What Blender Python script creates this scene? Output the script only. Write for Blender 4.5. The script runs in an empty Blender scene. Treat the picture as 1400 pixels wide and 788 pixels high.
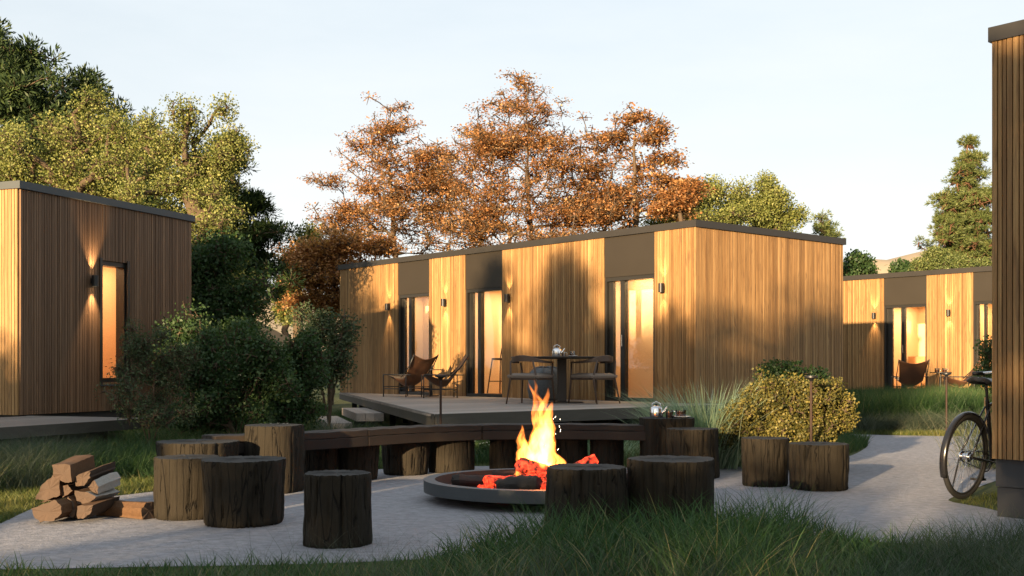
import bpy, math, random
import numpy as np
from mathutils import Vector, Matrix
R = math.radians
S = bpy.context.scene
COL = S.collection
# ------------------------------------------------------------------ camera
HC, FPX, CX, HY = 1.07, 1563.0, 700.0, 503.0
cam_d = bpy.data.cameras.new("camera"); cam = bpy.data.objects.new("camera", cam_d); COL.objects.link(cam)
cam.location = (0, 0, HC); cam.rotation_euler = (R(90), 0, 0)
cam_d.sensor_width = 36; cam_d.lens = FPX / 1400 * 36
cam_d.shift_y = (HY - 394) / 1400
cam_d.clip_start = 0.05; cam_d.clip_end = 6000
S.camera = cam
# ------------------------------------------------------------------ light
SUN_EL, SUN_V = R(8.5), Vector((-0.45, -0.89, 0)).normalized()     # direction towards the sun
az = math.atan2(SUN_V.x, SUN_V.y)                                   # from +Y clockwise
W = bpy.data.worlds.new("World"); S.world = W; W.use_nodes = True
wn = W.node_tree; wn.nodes.clear()
def wnode(t, **k):
    n = wn.nodes.new(t)
    for a, b in k.items(): setattr(n, a, b)
    return n
sky = wnode('ShaderNodeTexSky', sky_type='NISHITA', sun_disc=False, sun_elevation=SUN_EL, sun_rotation=az,
            altitude=200, air_density=1.0, dust_density=1.6, ozone_density=1.0)
bg = wnode('ShaderNodeBackground'); out = wnode('ShaderNodeOutputWorld')
# thin bright veil of high cloud mixed over the clear sky
tc = wnode('ShaderNodeTexCoord'); mp = wnode('ShaderNodeMapping'); mp.inputs['Scale'].default_value = (1.2, 1.2, 4.5)
nz = wnode('ShaderNodeTexNoise'); nz.inputs['Scale'].default_value = 1.7; nz.inputs['Detail'].default_value = 7; nz.inputs['Roughness'].default_value = .58
rp = wnode('ShaderNodeMapRange'); rp.inputs[1].default_value = .35; rp.inputs[2].default_value = .72; rp.inputs[3].default_value = .72; rp.inputs[4].default_value = .95
mx = wnode('ShaderNodeMix', data_type='RGBA')
wn.links.new(tc.outputs['Generated'], mp.inputs[0]); wn.links.new(mp.outputs[0], nz.inputs['Vector'])
wn.links.new(nz.outputs[0], rp.inputs[0]); wn.links.new(rp.outputs[0], mx.inputs[0])
sx_ = wnode('ShaderNodeSeparateXYZ'); wn.links.new(tc.outputs['Generated'], sx_.inputs[0])
hr = wnode('ShaderNodeMapRange'); hr.inputs[1].default_value = 0.0; hr.inputs[2].default_value = .38; wn.links.new(sx_.outputs[2], hr.inputs[0])
vc = wnode('ShaderNodeMix', data_type='RGBA'); vc.inputs[6].default_value = (5.55, 5.42, 5.28, 1); vc.inputs[7].default_value = (4.25, 4.68, 5.0, 1); wn.links.new(hr.outputs[0], vc.inputs[0])
wn.links.new(sky.outputs[0], mx.inputs[6]); wn.links.new(vc.outputs[2], mx.inputs[7])
wn.links.new(mx.outputs[2], bg.inputs[0]); bg.inputs[1].default_value = 0.058
wn.links.new(bg.outputs[0], out.inputs[0])
sun_d = bpy.data.lights.new("sun", 'SUN'); sun_d.energy = 5.0; sun_d.angle = R(0.6); sun_d.color = (1.0, 0.72, 0.41)
sun = bpy.data.objects.new("sun", sun_d); COL.objects.link(sun)
sv = Vector((SUN_V.x * math.cos(SUN_EL), SUN_V.y * math.cos(SUN_EL), math.sin(SUN_EL)))
sun.rotation_euler = (-sv).to_track_quat('-Z', 'Y').to_euler(); sun.location = sv * 60
S.view_settings.view_transform = 'Standard'; S.view_settings.look = 'None'
S.view_settings.exposure = 1.85; S.view_settings.gamma = 1
S.cycles.max_bounces = 6; S.cycles.transparent_max_bounces = 12; S.cycles.volume_bounces = 0
S.cycles.use_denoising = True; S.cycles.sample_clamp_indirect = 4

# ------------------------------------------------------------------ maths from the photograph
def gp(px, py, z=0.0):
    d = FPX * (HC - z) / (py - HY); return Vector(((px - CX) * d / FPX, d, z))
def dp(px, py, d): return Vector(((px - CX) * d / FPX, d, HC + (HY - py) * d / FPX))

# ------------------------------------------------------------------ mesh builder
class MB:
    def __init__(s): s.v = []; s.f = []
    def add(s, vs, fs):
        o = len(s.v); s.v += [tuple(p) for p in vs]; s.f += [tuple(i + o for i in f) for f in fs]; return s
    def box(s, a, b, m=None):
        (x0, y0, z0), (x1, y1, z1) = a, b
        vs = [Vector(p) for p in ((x0,y0,z0),(x1,y0,z0),(x1,y1,z0),(x0,y1,z0),(x0,y0,z1),(x1,y0,z1),(x1,y1,z1),(x0,y1,z1))]
        if m is not None: vs = [m @ p for p in vs]
        return s.add(vs, [(0,3,2,1),(4,5,6,7),(0,1,5,4),(1,2,6,5),(2,3,7,6),(3,0,4,7)])
    def tube(s, pts, rad, n=8, cap=True, flat=None):
        pts = [Vector(p) for p in pts]
        if not hasattr(rad, '__len__'): rad = [rad] * len(pts)
        o = len(s.v); N = len(pts); prev = None
        for i, p in enumerate(pts):
            t = (pts[min(i+1, N-1)] - pts[max(i-1, 0)])
            if t.length < 1e-9: t = Vector((0,0,1))
            t.normalize()
            if prev is None: a = t.orthogonal().normalized()
            else:
                a = prev - t * prev.dot(t); a = a.normalized() if a.length > 1e-6 else t.orthogonal().normalized()
            prev = a; b = t.cross(a)
            for k in range(n):
                th = 2*math.pi*k/n; q = p + (a*math.cos(th) + b*math.sin(th))*rad[i]
                s.v.append(tuple(q))
        for i in range(N-1):
            for k in range(n):
                k2 = (k+1) % n; s.f.append((o+i*n+k, o+i*n+k2, o+(i+1)*n+k2, o+(i+1)*n+k))
        if cap:
            s.f.append(tuple(o+k for k in range(n))[::-1]); s.f.append(tuple(o+(N-1)*n+k for k in range(n)))
        return s
    def lathe(s, prof, n=32, c=(0,0,0), closed=False, cap=True):
        o = len(s.v); N = len(prof)
        for r, z in prof:
            for k in range(n):
                th = 2*math.pi*k/n; s.v.append((c[0]+r*math.cos(th), c[1]+r*math.sin(th), c[2]+z))
        for i in range(N - (0 if closed else 1)):
            j = (i+1) % N
            for k in range(n):
                k2 = (k+1) % n; s.f.append((o+i*n+k, o+i*n+k2, o+j*n+k2, o+j*n+k))
        if not closed:
            if cap and prof[0][0] > 1e-5: s.f.append(tuple(o+k for k in range(n))[::-1])
            if cap and prof[-1][0] > 1e-5: s.f.append(tuple(o+(N-1)*n+k for k in range(n)))
        return s
    def grid(s, P):
        o = len(s.v); a, b = len(P), len(P[0])
        for row in P: s.v += [tuple(p) for p in row]
        for i in range(a-1):
            for j in range(b-1): s.f.append((o+i*b+j, o+i*b+j+1, o+(i+1)*b+j+1, o+(i+1)*b+j))
        return s
    def mesh(s, name, mat, smooth=False, bevel=0):
        me = bpy.data.meshes.new(name); me.from_pydata(s.v, [], s.f); me.update()
        if mat: me.materials.append(mat)
        if smooth:
            me.shade_smooth()
            if smooth is not True: me.set_sharp_from_angle(angle=R(smooth))
        return me
    def obj(s, name, mat, parent=None, smooth=False, bevel=0, solid=0):
        me = s.mesh(name, mat, smooth); o = link(name, me, parent)
        if solid:
            m = o.modifiers.new('s', 'SOLIDIFY'); m.thickness = solid; m.offset = 0
        if bevel:
            m = o.modifiers.new('b', 'BEVEL'); m.width = bevel; m.segments = 2; m.limit_method = 'ANGLE'; m.harden_normals = False
        return o
def link(name, data, parent=None):
    o = bpy.data.objects.new(name, data); COL.objects.link(o)
    if parent is not None: o.parent = parent
    return o
def tag(o, label=None, cat=None, group=None, kind=None):
    if label: o['label'] = label
    if cat: o['category'] = cat
    if group: o['group'] = group
    if kind: o['kind'] = kind
    return o
def empty(name, loc, rz=0, label=None, cat=None, group=None):
    o = bpy.data.objects.new(name, None); COL.objects.link(o); o.location = loc; o.rotation_euler = (0, 0, rz)
    o.empty_display_size = .1
    return tag(o, label, cat, group)
def copy_tree(o, parent=None):
    c = o.copy(); COL.objects.link(c); c.parent = parent
    for ch in [k for k in S.objects if k.parent == o]: copy_tree(ch, c)
    return c
def fast_mesh(name, V, F, mat, attr=None, smooth=False):
    """V (n,3) float, F (m,k) int (k = 3 or 4)"""
    me = bpy.data.meshes.new(name); V = np.asarray(V, np.float32); F = np.asarray(F, np.int32)
    m, k = F.shape
    me.vertices.add(len(V)); me.vertices.foreach_set('co', V.ravel())
    me.loops.add(m*k); me.loops.foreach_set('vertex_index', F.ravel())
    me.polygons.add(m); me.polygons.foreach_set('loop_start', np.arange(0, m*k, k, dtype=np.int32))
    if attr is not None:
        a = me.attributes.new('rnd', 'FLOAT', 'FACE'); a.data.foreach_set('value', np.asarray(attr, np.float32))
    if mat: me.materials.append(mat)
    me.update(calc_edges=True)
    if smooth: me.shade_smooth()
    return me

# ------------------------------------------------------------------ materials
def new_mat(name):
    m = bpy.data.materials.new(name); m.use_nodes = True; m.node_tree.nodes.clear(); return m, m.node_tree
class NT:
    def __init__(s, name): s.m, s.t = new_mat(name)
    def n(s, typ, ins=None, **k):
        nd = s.t.nodes.new('ShaderNode' + typ)
        for a, b in k.items(): setattr(nd, a, b)
        for a, b in (ins or {}).items():
            if isinstance(b, bpy.types.NodeSocket): s.t.links.new(b, nd.inputs[a])
            else: nd.inputs[a].default_value = b
        return nd
    def ramp(s, fac, stops, interp='LINEAR'):
        nd = s.t.nodes.new('ShaderNodeValToRGB'); cr = nd.color_ramp; cr.interpolation = interp
        while len(cr.elements) < len(stops): cr.elements.new(.5)
        for e, (p, c) in zip(cr.elements, stops):
            e.position = p; e.color = (*c, 1) if len(c) == 3 else c
        s.t.links.new(fac, nd.inputs[0]); return nd.outputs[0]
    def math(s, op, a, b=0.0, clamp=False):
        nd = s.t.nodes.new('ShaderNodeMath'); nd.operation = op; nd.use_clamp = clamp
        for i, x in enumerate((a, b)):
            if isinstance(x, bpy.types.NodeSocket): s.t.links.new(x, nd.inputs[i])
            else: nd.inputs[i].default_value = x
        return nd.outputs[0]
    def mixc(s, fac, a, b, blend='MIX'):
        nd = s.t.nodes.new('ShaderNodeMix'); nd.data_type = 'RGBA'; nd.blend_type = blend
        for i, x in ((0, fac), (6, a), (7, b)):
            if isinstance(x, bpy.types.NodeSocket): s.t.links.new(x, nd.inputs[i])
            elif i == 0: nd.inputs[0].default_value = x
            else: nd.inputs[i].default_value = (*x, 1)
        return nd.outputs[2]
    def noise(s, vec, scale, detail=4, rough=.55, dist=0):
        nd = s.n('TexNoise', {'Vector': vec, 'Scale': scale, 'Detail': detail, 'Roughness': rough, 'Distortion': dist}); return nd.outputs[0]
    def pos(s, scale=(1,1,1), off=None):
        g = s.n('NewGeometry').outputs['Position']
        if off is not None: g = s.n('VectorMath', {0: g, 1: off}, operation='ADD').outputs[0]
        return s.n('VectorMath', {0: g, 1: scale}, operation='MULTIPLY').outputs[0]
    def objc(s, scale=(1,1,1)):
        g = s.n('TexCoord').outputs['Object']
        return s.n('VectorMath', {0: g, 1: scale}, operation='MULTIPLY').outputs[0]
    def bump(s, h, strength=.4, dist=.01):
        return s.n('Bump', {'Height': h, 'Strength': strength, 'Distance': dist}).outputs[0]
    def out(s, sh, vol=None):
        o = s.n('OutputMaterial')
        if sh is not None: s.t.links.new(sh, o.inputs[0])
        if vol is not None: s.t.links.new(vol, o.inputs[1])
        return s.m
    def pbr(s, color, rough=.6, bump=None, metal=0, spec=.5, **k):
        ins = {'Base Color': color if isinstance(color, bpy.types.NodeSocket) else (*color, 1), 'Roughness': rough, 'Metallic': metal, 'Specular IOR Level': spec}
        if bump is not None: ins['Normal'] = bump
        ins.update(k)
        return s.out(s.n('BsdfPrincipled', ins).outputs[0])

def mat_simple(name, color, rough=.6, metal=0, spec=.5, var=.12, scale=8, bs=0.0):
    t = NT(name); v = t.noise(t.objc((1,1,1)), scale, 5)
    c = t.mixc(t.math('MULTIPLY', v, 1.0), tuple(x*(1-var) for x in color), tuple(min(1, x*(1+var)) for x in color))
    b = t.bump(t.noise(t.objc(), scale*12, 3), bs, .002) if bs else None
    return t.pbr(c, t.math('ADD', t.math('MULTIPLY', v, .15), rough - .07), b, metal, spec)

def mat_cladding(name, tones, rough=.62):
    t = NT(name); rnd = t.n('ObjectInfo').outputs['Random']
    off = t.n('CombineXYZ', {'X': t.math('MULTIPLY', rnd, 37.0), 'Y': t.math('MULTIPLY', rnd, 91.0), 'Z': t.math('MULTIPLY', rnd, 53.0)}).outputs[0]
    base = t.ramp(rnd, [(0, tones[0]), (.35, tones[1]), (.7, tones[2]), (1, tones[3])])
    streak = t.noise(t.pos((60, 60, 1.3), off), 1.0, 5, .62, .6)
    fine = t.noise(t.pos((220, 220, 7), off), 1.0, 3, .6)
    knots = t.noise(t.pos((16, 16, 2.2), off), 1.0, 2, .5, 1.0)
    c = t.mixc(t.ramp(streak, [(.36, (0,0,0)), (.66, (1,1,1))]), t.mixc(1.0, base, (.62,.55,.48), 'MULTIPLY'), base)
    c = t.mixc(t.math('MULTIPLY', t.ramp(knots, [(.56, (0,0,0)), (.74, (1,1,1))]), .7), c, (.12, .065, .03))
    c = t.mixc(t.math('MULTIPLY', fine, .28), c, t.mixc(1.0, c, (.45,.4,.36), 'MULTIPLY'))
    return t.pbr(c, rough, t.bump(t.math('ADD', streak, t.math('MULTIPLY', fine, .5)), .35, .002), spec=.3)
M = {}
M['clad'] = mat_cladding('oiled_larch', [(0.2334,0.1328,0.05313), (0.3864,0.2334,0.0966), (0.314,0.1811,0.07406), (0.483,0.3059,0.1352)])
M['clad_dark'] = mat_cladding('weathered_larch', [(0.12,0.0704,0.04), (0.184,0.112,0.0656), (0.152,0.092,0.0536), (0.24,0.148,0.0864)])  # darker copy of the larch, the left wall's shade put into its tones
M['backing'] = mat_simple('backing_board', (.12,.07,.04), .8)
M['bronze'] = mat_simple('bronze_panel', (0.024,0.0186,0.012), .5, .1, .5, .10, 1.2)
M['trim'] = mat_simple('roof_trim_metal', (0.03,0.027,0.024), .5, .3, .5, .12, 2)
M['trim_grey'] = mat_simple('slate_trim_metal', (0.0495,0.0576,0.063), .55, .25, .5, .12, 2)
M['black'] = mat_simple('black_metal', (.018,.018,.019), .42, .3)
M['frame'] = mat_simple('window_frame_metal', (.03,.028,.025), .4, .4)
M['plinth'] = mat_simple('black_plinth', (.02,.022,.026), .6)
M['plaster'] = mat_simple('warm_plaster', (0.62,0.43,0.26), .85, var=.06, scale=2)
M['interior_wood'] = mat_simple('interior_wood', (.42,.22,.10), .55, var=.25, scale=6)
M['leather'] = mat_simple('saddle_leather', (0.077,0.035,0.0175), .48, var=.3, scale=6, bs=.3)
M['steel'] = mat_simple('polished_steel', (.75,.75,.76), .2, 1.0)
M['darkwood'] = mat_simple('walnut', (.075,.045,.03), .5, var=.3, scale=14)
M['charwood'] = mat_simple('stained_table_wood', (.035,.027,.022), .5, var=.3, scale=14)
M['cushion'] = mat_simple('taupe_cushion', (.20,.16,.13), .9, var=.15, scale=40, bs=.5)
M['pouf'] = mat_simple('grey_woven_fabric', (.10,.11,.12), .95, var=.5, scale=30, bs=.8)
M['rust'] = mat_simple('rusty_steel', (.032,.016,.010), .7, .3, var=.4, scale=20)
M['tyre'] = mat_simple('tyre_rubber', (.012,.012,.012), .7)
M['white_paint'] = mat_simple('white_porcelain', (.8,.8,.79), .2)
def mat_glass(name, tint=(1,1,1), refl=1.0):
    t = NT(name); fr = t.n('Fresnel', {'IOR': 1.5}).outputs[0]
    a = t.n('BsdfTransparent', {'Color': (*tint, 1)}).outputs[0]; g = t.n('BsdfGlossy', {'Roughness': .02, 'Color': (1,1,1,1)}).outputs[0]
    return t.out(t.n('MixShader', {0: t.math('MULTIPLY', fr, refl), 1: a, 2: g}).outputs[0])
M['glass'] = mat_glass('window_glass', (.95,.95,.94), .14)
M['cup_glass'] = mat_glass('cup_glass', (.88,.9,.92), 1.5)
M['tea'] = NT('tea').pbr((.10,.018,.006), .1)
def mat_emit(name, col, st):
    t = NT(name); return t.out(t.n('Emission', {'Color': (*col, 1), 'Strength': st}).outputs[0])
M['bulb'] = mat_emit('lamp_bulb', (1, .72, .38), 9)
def mat_deck(name, c0, c1):
    t = NT(name); rnd = t.n('ObjectInfo').outputs['Random']
    base = t.mixc(rnd, c0, c1)
    g = t.noise(t.n('VectorMath', {0: t.n('VectorMath', {0: t.n('TexCoord').outputs['Object'], 1: (4, 90, 20)}, operation='MULTIPLY').outputs[0], 1: t.n('CombineXYZ', {'X': t.math('MULTIPLY', rnd, 50.)}).outputs[0]}, operation='ADD').outputs[0], 1, 5, .6, .5)
    w = t.noise(t.pos((1,1,1)), 1.3, 4)
    c = t.mixc(t.math('MULTIPLY', g, .75), base, t.mixc(1., base, (.45,.42,.4), 'MULTIPLY'))
    c = t.mixc(t.math('MULTIPLY', w, .3), c, t.mixc(1., c, (.6,.58,.55), 'MULTIPLY'))
    return t.pbr(c, .72, t.bump(g, .4, .002), spec=.3)
M['deck'] = mat_deck('weathered_deck_board', (0.2992,0.264,0.2376), (0.4048,0.3608,0.3256))
M['deck_dark'] = mat_deck('grey_deck_board', (0.176,0.1584,0.1452), (0.2552,0.2332,0.2112))
M['fascia'] = mat_deck('dark_fascia_board', (.075,.070,.058), (.12,.11,.092))
M['beam'] = mat_deck('charred_beam', (.017,.0125,.010), (.032,.0225,.016))
def mat_bark():
    t = NT('charred_bark'); rnd = t.n('ObjectInfo').outputs['Random']
    off = t.n('CombineXYZ', {'X': t.math('MULTIPLY', rnd, 37.0), 'Z': t.math('MULTIPLY', rnd, 53.0)}).outputs[0]
    p = t.n('VectorMath', {0: t.n('TexCoord').outputs['Object'], 1: off}, operation='ADD').outputs[0]
    pv = t.n('VectorMath', {0: p, 1: (19, 19, 1.1)}, operation='MULTIPLY').outputs[0]
    vo = t.n('TexVoronoi', {'Vector': pv, 'Scale': 1.0, 'Randomness': 1.0}, feature='DISTANCE_TO_EDGE').outputs['Distance']
    crack = t.ramp(vo, [(0.0, (0,0,0)), (.035, (1,1,1))])
    fi = t.noise(t.n('VectorMath', {0: p, 1: (110, 110, 7)}, operation='MULTIPLY').outputs[0], 1, 5, .65)
    cr = t.noise(t.n('VectorMath', {0: p, 1: (30, 30, 110)}, operation='MULTIPLY').outputs[0], 1, 3, .6)
    big = t.noise(p, 5.0, 3)
    base = t.mixc(fi, (.011,.0085,.0058), (.030,.023,.015))
    base = t.mixc(t.math('MULTIPLY', big, .5), base, (.016,.0145,.009))
    base = t.mixc(t.math('MULTIPLY', cr, .35), base, (.013,.011,.008))
    c = t.mixc(t.math('MULTIPLY', t.math('SUBTRACT', 1.0, crack), .9), base, (.0025,.002,.0015))
    h = t.math('ADD', t.math('MULTIPLY', crack, 1.0), t.math('ADD', t.math('MULTIPLY', fi, .5), t.math('MULTIPLY', cr, .25)))
    return t.pbr(c, .85, t.bump(h, .8, .012), spec=.2)
M['bark'] = mat_bark()
def mat_endgrain():
    t = NT('charred_end_grain'); p = t.n('TexCoord').outputs['Object']
    d = t.n('VectorMath', {0: t.n('VectorMath', {0: p, 1: (1,1,0)}, operation='MULTIPLY').outputs[0]}, operation='LENGTH').outputs['Value']
    wob = t.noise(p, 6, 3)
    rings = t.math('SINE', t.math('MULTIPLY', t.math('ADD', d, t.math('MULTIPLY', wob, .05)), 420.))
    rings = t.math('MULTIPLY', t.math('ADD', rings, 1.), .5)
    n = t.noise(p, 22, 5)
    c = t.mixc(t.math('MULTIPLY', n, .8), t.mixc(rings, (.015,.013,.012), (.030,.026,.022)), (.021,.021,.020))
    return t.pbr(c, .75, t.bump(t.math('ADD', rings, n), .3, .003), spec=.25)
M['endgrain'] = mat_endgrain()
def mat_concrete():
    t = NT('brushed_paving')
    a = t.ramp(t.noise(t.pos((13, 17, 1)), 1, 7, .66, .5), [(.36,(0,0,0)),(.64,(1,1,1))]); b = t.noise(t.pos(), .6, 4); f = t.noise(t.pos((40, 140, 1)), 1, 4, .65)
    sp = t.n('TexVoronoi', {'Vector': t.pos(), 'Scale': 55.}).outputs['Distance']
    c = t.mixc(a, (.218,.214,.232), (.375,.368,.395)); c = t.mixc(t.math('MULTIPLY', b, .55), c, (.19,.19,.205))
    c = t.mixc(t.math('MULTIPLY', f, .5), c, t.mixc(1., c, (.62,.62,.62), 'MULTIPLY'))
    h = t.math('ADD', t.math('MULTIPLY', a, .8), t.math('ADD', f, t.math('MULTIPLY', sp, .4)))
    return t.pbr(c, .8, t.bump(h, .8, .012), spec=.3)
M['paving'] = mat_concrete()
def mat_ground():
    t = NT('lawn_soil'); a = t.noise(t.pos(), 2.2, 6); b = t.noise(t.pos(), .05, 4); f = t.noise(t.pos((60,60,60)), 1, 4)
    c = t.mixc(a, (.035,.048,.016), (.085,.10,.035)); c = t.mixc(t.ramp(b, [(.45,(0,0,0)),(.65,(1,1,1))]), c, (.13,.13,.05))
    c = t.mixc(t.math('MULTIPLY', f, .5), c, (.03,.03,.014))
    return t.pbr(c, .95, t.bump(f, .6, .02), spec=.1)
M['ground'] = mat_ground()
def mat_hill():
    t = NT('dry_hillside'); a = t.noise(t.pos((.02,.02,.04)), 1, 6, .6); b = t.noise(t.pos((.15,.15,.15)), 1, 4)
    c = t.mixc(a, (.30,.23,.15), (.42,.34,.24)); c = t.mixc(t.ramp(b, [(.58,(0,0,0)),(.66,(1,1,1))]), c, (.22,.20,.12))
    return t.pbr(c, .95, spec=.05)
M['hill'] = mat_hill()
def mat_leaf(name, stops, trans=.35, gloss=.03):
    t = NT(name); r = t.n('Attribute', attribute_name='rnd').outputs['Fac']
    c = t.ramp(r, stops)
    d = t.n('BsdfDiffuse', {'Color': c}).outputs[0]
    tr = t.n('BsdfTranslucent', {'Color': t.mixc(1., c, (1.0,1.0,.55), 'MULTIPLY')}).outputs[0]
    g = t.n('BsdfGlossy', {'Roughness': .55, 'Color': (.6,.6,.6,1)}).outputs[0]
    m = t.n('MixShader', {0: trans, 1: d, 2: tr}).outputs[0]
    return t.out(t.n('MixShader', {0: gloss, 1: m, 2: g}).outputs[0])
M['l_yellowgreen'] = mat_leaf('olive_leaves', [(0,(0.06336,0.09002,0.01936)), (.5,(0.1663,0.1882,0.0484)), (1,(0.3485,0.3437,0.1162))])
M['l_green'] = mat_leaf('green_leaves', [(0,(0.0153,0.03825,0.0119)), (.5,(0.034,0.07225,0.0221)), (1,(0.07225,0.1105,0.03825))])
M['l_dark'] = mat_leaf('dark_needles', [(0,(0.0112,0.024,0.0096)), (.5,(0.0256,0.048,0.0176)), (1,(0.068,0.1,0.028))], .15)
M['l_orange'] = mat_leaf('maple_leaves', [(0,(0.1924,0.074,0.0333)), (.35,(0.37,0.1702,0.0629)), (.75,(0.518,0.2812,0.1184)), (1,(0.592,0.4144,0.2368))], .4)
M['l_olive'] = mat_leaf('grey_green_leaves', [(0,(0.027,0.0468,0.0216)), (.5,(0.0558,0.0855,0.0405)), (1,(0.108,0.1395,0.072))], .25)
M['l_gold'] = mat_leaf('golden_leaves', [(0,(0.02625,0.03375,0.009)), (.4,(0.07125,0.07125,0.0165)), (.8,(0.18,0.15,0.0375)), (1,(0.3,0.2475,0.075))], .25)
M['l_pine'] = mat_leaf('pine_needles', [(0,(0.0432,0.0648,0.018)), (.5,(0.0936,0.1224,0.036)), (1,(0.1872,0.1944,0.072))], .2)
M['grass'] = mat_leaf('grass_blades', [(0,(0.0115,0.0368,0.01035)), (.45,(0.02875,0.0759,0.0207)), (.85,(0.06325,0.1208,0.0345)), (1,(0.1955,0.1725,0.0805))], .3)
M['grass_bank'] = mat_leaf('bank_blades', [(0,(0.0126,0.036,0.0108)), (.45,(0.0324,0.0738,0.0216)), (.85,(0.0675,0.1125,0.0342)), (1,(0.18,0.162,0.081))], .3)
M['grass_lawn'] = mat_leaf('lawn_blades', [(0,(0.03,0.0525,0.01125)), (.5,(0.0675,0.09375,0.021)), (1,(0.15,0.1425,0.04125))], .3)
M['grass_pale'] = mat_leaf('feather_grass', [(0,(0.0315,0.0495,0.0324)), (.5,(0.0675,0.09,0.063)), (1,(0.135,0.135,0.0945))], .3)
M['grass_blue'] = mat_leaf('blue_grass', [(0,(0.1377,0.218,0.1492)), (.5,(0.2525,0.3557,0.241)), (1,(0.4131,0.4934,0.3443))], .3)
M['petal'] = mat_leaf('petals', [(0,(0.48,0.48,0.44)), (1,(0.68,0.68,0.656))], .3)
def mat_branch(name, a, b):
    t = NT(name); n = t.noise(t.pos((14,14,4)), 1, 5); return t.pbr(t.mixc(n, a, b), .9, t.bump(n, .6, .02), spec=.1)
M['trunk'] = mat_branch('tree_bark', (0.049,0.035,0.0245), (0.119,0.0875,0.0595))
M['trunk_pine'] = mat_branch('pine_bark', (0.07,0.0385,0.0245), (0.168,0.091,0.056))
def mat_split(name, a, b):
    t = NT(name); p = t.objc((3, 60, 60)); n = t.noise(p, 1, 5, .6, .5); c = t.mixc(n, a, b)
    return t.pbr(c, .8, t.bump(n, .5, .004), spec=.2)
M['split'] = mat_split('split_wood', (0.045,0.0228,0.0114), (0.126,0.069,0.0348))
M['split_pale'] = mat_split('birch_bark', (0.2,0.184,0.16), (0.4,0.384,0.352))
M['split_bark'] = mat_split('log_bark', (.02,.014,.01), (.06,.04,.028))
M['log_end'] = mat_simple('log_end_grain', (0.05737,0.0351,0.02295), .85, var=.35, scale=18, bs=.5)
def mat_fire():
    t = NT('flame_gas'); p = t.n('TexCoord').outputs['Object']
    sep = t.n('SeparateXYZ', {0: p}); n = t.noise(t.n('VectorMath', {0: p, 1: (14, 14, 6)}, operation='MULTIPLY').outputs[0], 1, 3, .6, 1.2)
    dens = t.ramp(n, [(.30,(.10,.10,.10)), (.55,(1,1,1))])
    h = t.n('MapRange', {0: sep.outputs[2], 1: .05, 2: .62, 3: 1.0, 4: .42}).outputs[0]
    st = t.math('MULTIPLY', t.math('MULTIPLY', dens, h), 37.)
    em = t.n('Emission', {'Color': (1.0, .25, .04, 1), 'Strength': st}).outputs[0]
    return t.out(None, em)
M['flame'] = mat_fire()
def mat_ember():
    t = NT('glowing_ember'); p = t.objc(); n = t.noise(p, 16, 5, .65); v = t.n('TexVoronoi', {'Vector': p, 'Scale': 22.}, feature='DISTANCE_TO_EDGE').outputs['Distance']
    g = t.math('MULTIPLY', t.ramp(n, [(.42,(0,0,0)), (.60,(1,1,1))]), t.ramp(v, [(0,(1,1,1)), (.25,(.35,.35,.35))]))
    b = t.n('BsdfPrincipled', {'Base Color': (.02,.016,.014,1), 'Roughness': .9, 'Emission Color': (1.0,.055,.016,1), 'Emission Strength': t.math('MULTIPLY', g, 1.1), 'Normal': t.bump(n, .8, .01)})
    return t.out(b.outputs[0])
M['ember'] = mat_ember()
def mat_charlog():
    t = NT('charred_log'); p = t.objc((8, 40, 40)); n = t.noise(p, 1, 5, .65)
    return t.pbr(t.mixc(n, (.008,.007,.007), (.05,.045,.042)), .85, t.bump(n, .8, .01), spec=.2)
M['charlog'] = mat_charlog()
M['pit'] = mat_simple('fire_pit_steel', (.055,.064,.072), .5, .35, var=.2, scale=5)
M['soot'] = mat_simple('sooty_steel', (.02,.021,.023), .8, .1, var=.3, scale=6)  # soot inside the bowl; on the base ring the dark tone is shadow
M['bikeblack'] = mat_simple('bike_black_paint', (.015,.015,.017), .25, .2)
M['chrome'] = mat_simple('chrome', (.55,.55,.56), .18, 1.0)

# ------------------------------------------------------------------ ground, paving, hills
def sheet(name, pts, z, mat):
    mb = MB(); mb.add([(p[0], p[1], z) for p in pts], [tuple(range(len(pts)))])
    return mb.obj(name, mat)
g = MB(); g.add([(-2500,-400,0),(2500,-400,0),(2500,3500,0),(-2500,3500,0)], [(0,1,2,3)])
tag(g.obj('ground', M['ground']), 'grassy ground running out to the hills', kind='structure')
PLAZA_PX = [(-60,778),(200,776),(420,772),(600,764),(690,752),(800,742),(900,736),(1000,732),(1110,734),(1230,744),(1330,748),(1520,745),
            (1560,722),(1400,706),(1345,695),(1302,687),(1300,682),(1330,670),(1375,655),(1470,640),(1700,625),(1700,600),(1400,598),(1240,596),(1150,594),(1120,596),
            (1165,600),(1185,606),(1182,614),(1150,627),(1060,636),(960,640),(860,640),(760,638),(660,638),(520,642),(400,650),(300,660),(225,671),(150,680),(60,692),(0,717),(-80,752)]
def smooth_poly(P, n=4):
    out = []; N = len(P)
    for i in range(N):
        p0, p1, p2, p3 = P[i-1], P[i], P[(i+1) % N], P[(i+2) % N]
        for k in range(n):
            t = k/n
            out.append(tuple(.5*((2*b)+(-a+c)*t+(2*a-5*b+4*c-d)*t*t+(-a+3*b-3*c+d)*t**3) for a, b, c, d in zip(p0, p1, p2, p3)))
    return out
PLAZA = smooth_poly([tuple(gp(*p)[:2]) for p in PLAZA_PX])
tag(sheet('paving', PLAZA, .004, M['paving']), 'pale brushed paving of the fire pit terrace and path', kind='structure')
def in_poly(x, y, P):
    c = np.zeros(len(x), bool); n = len(P); j = n-1
    for i in range(n):
        xi, yi = P[i]; xj, yj = P[j]
        if abs(yj - yi) > 1e-12:
            m = ((yi > y) != (yj > y)) & (x < (xj-xi)*(y-yi)/(yj-yi)+xi); c ^= m
        j = i
    return c
rng = np.random.default_rng(7)
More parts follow.
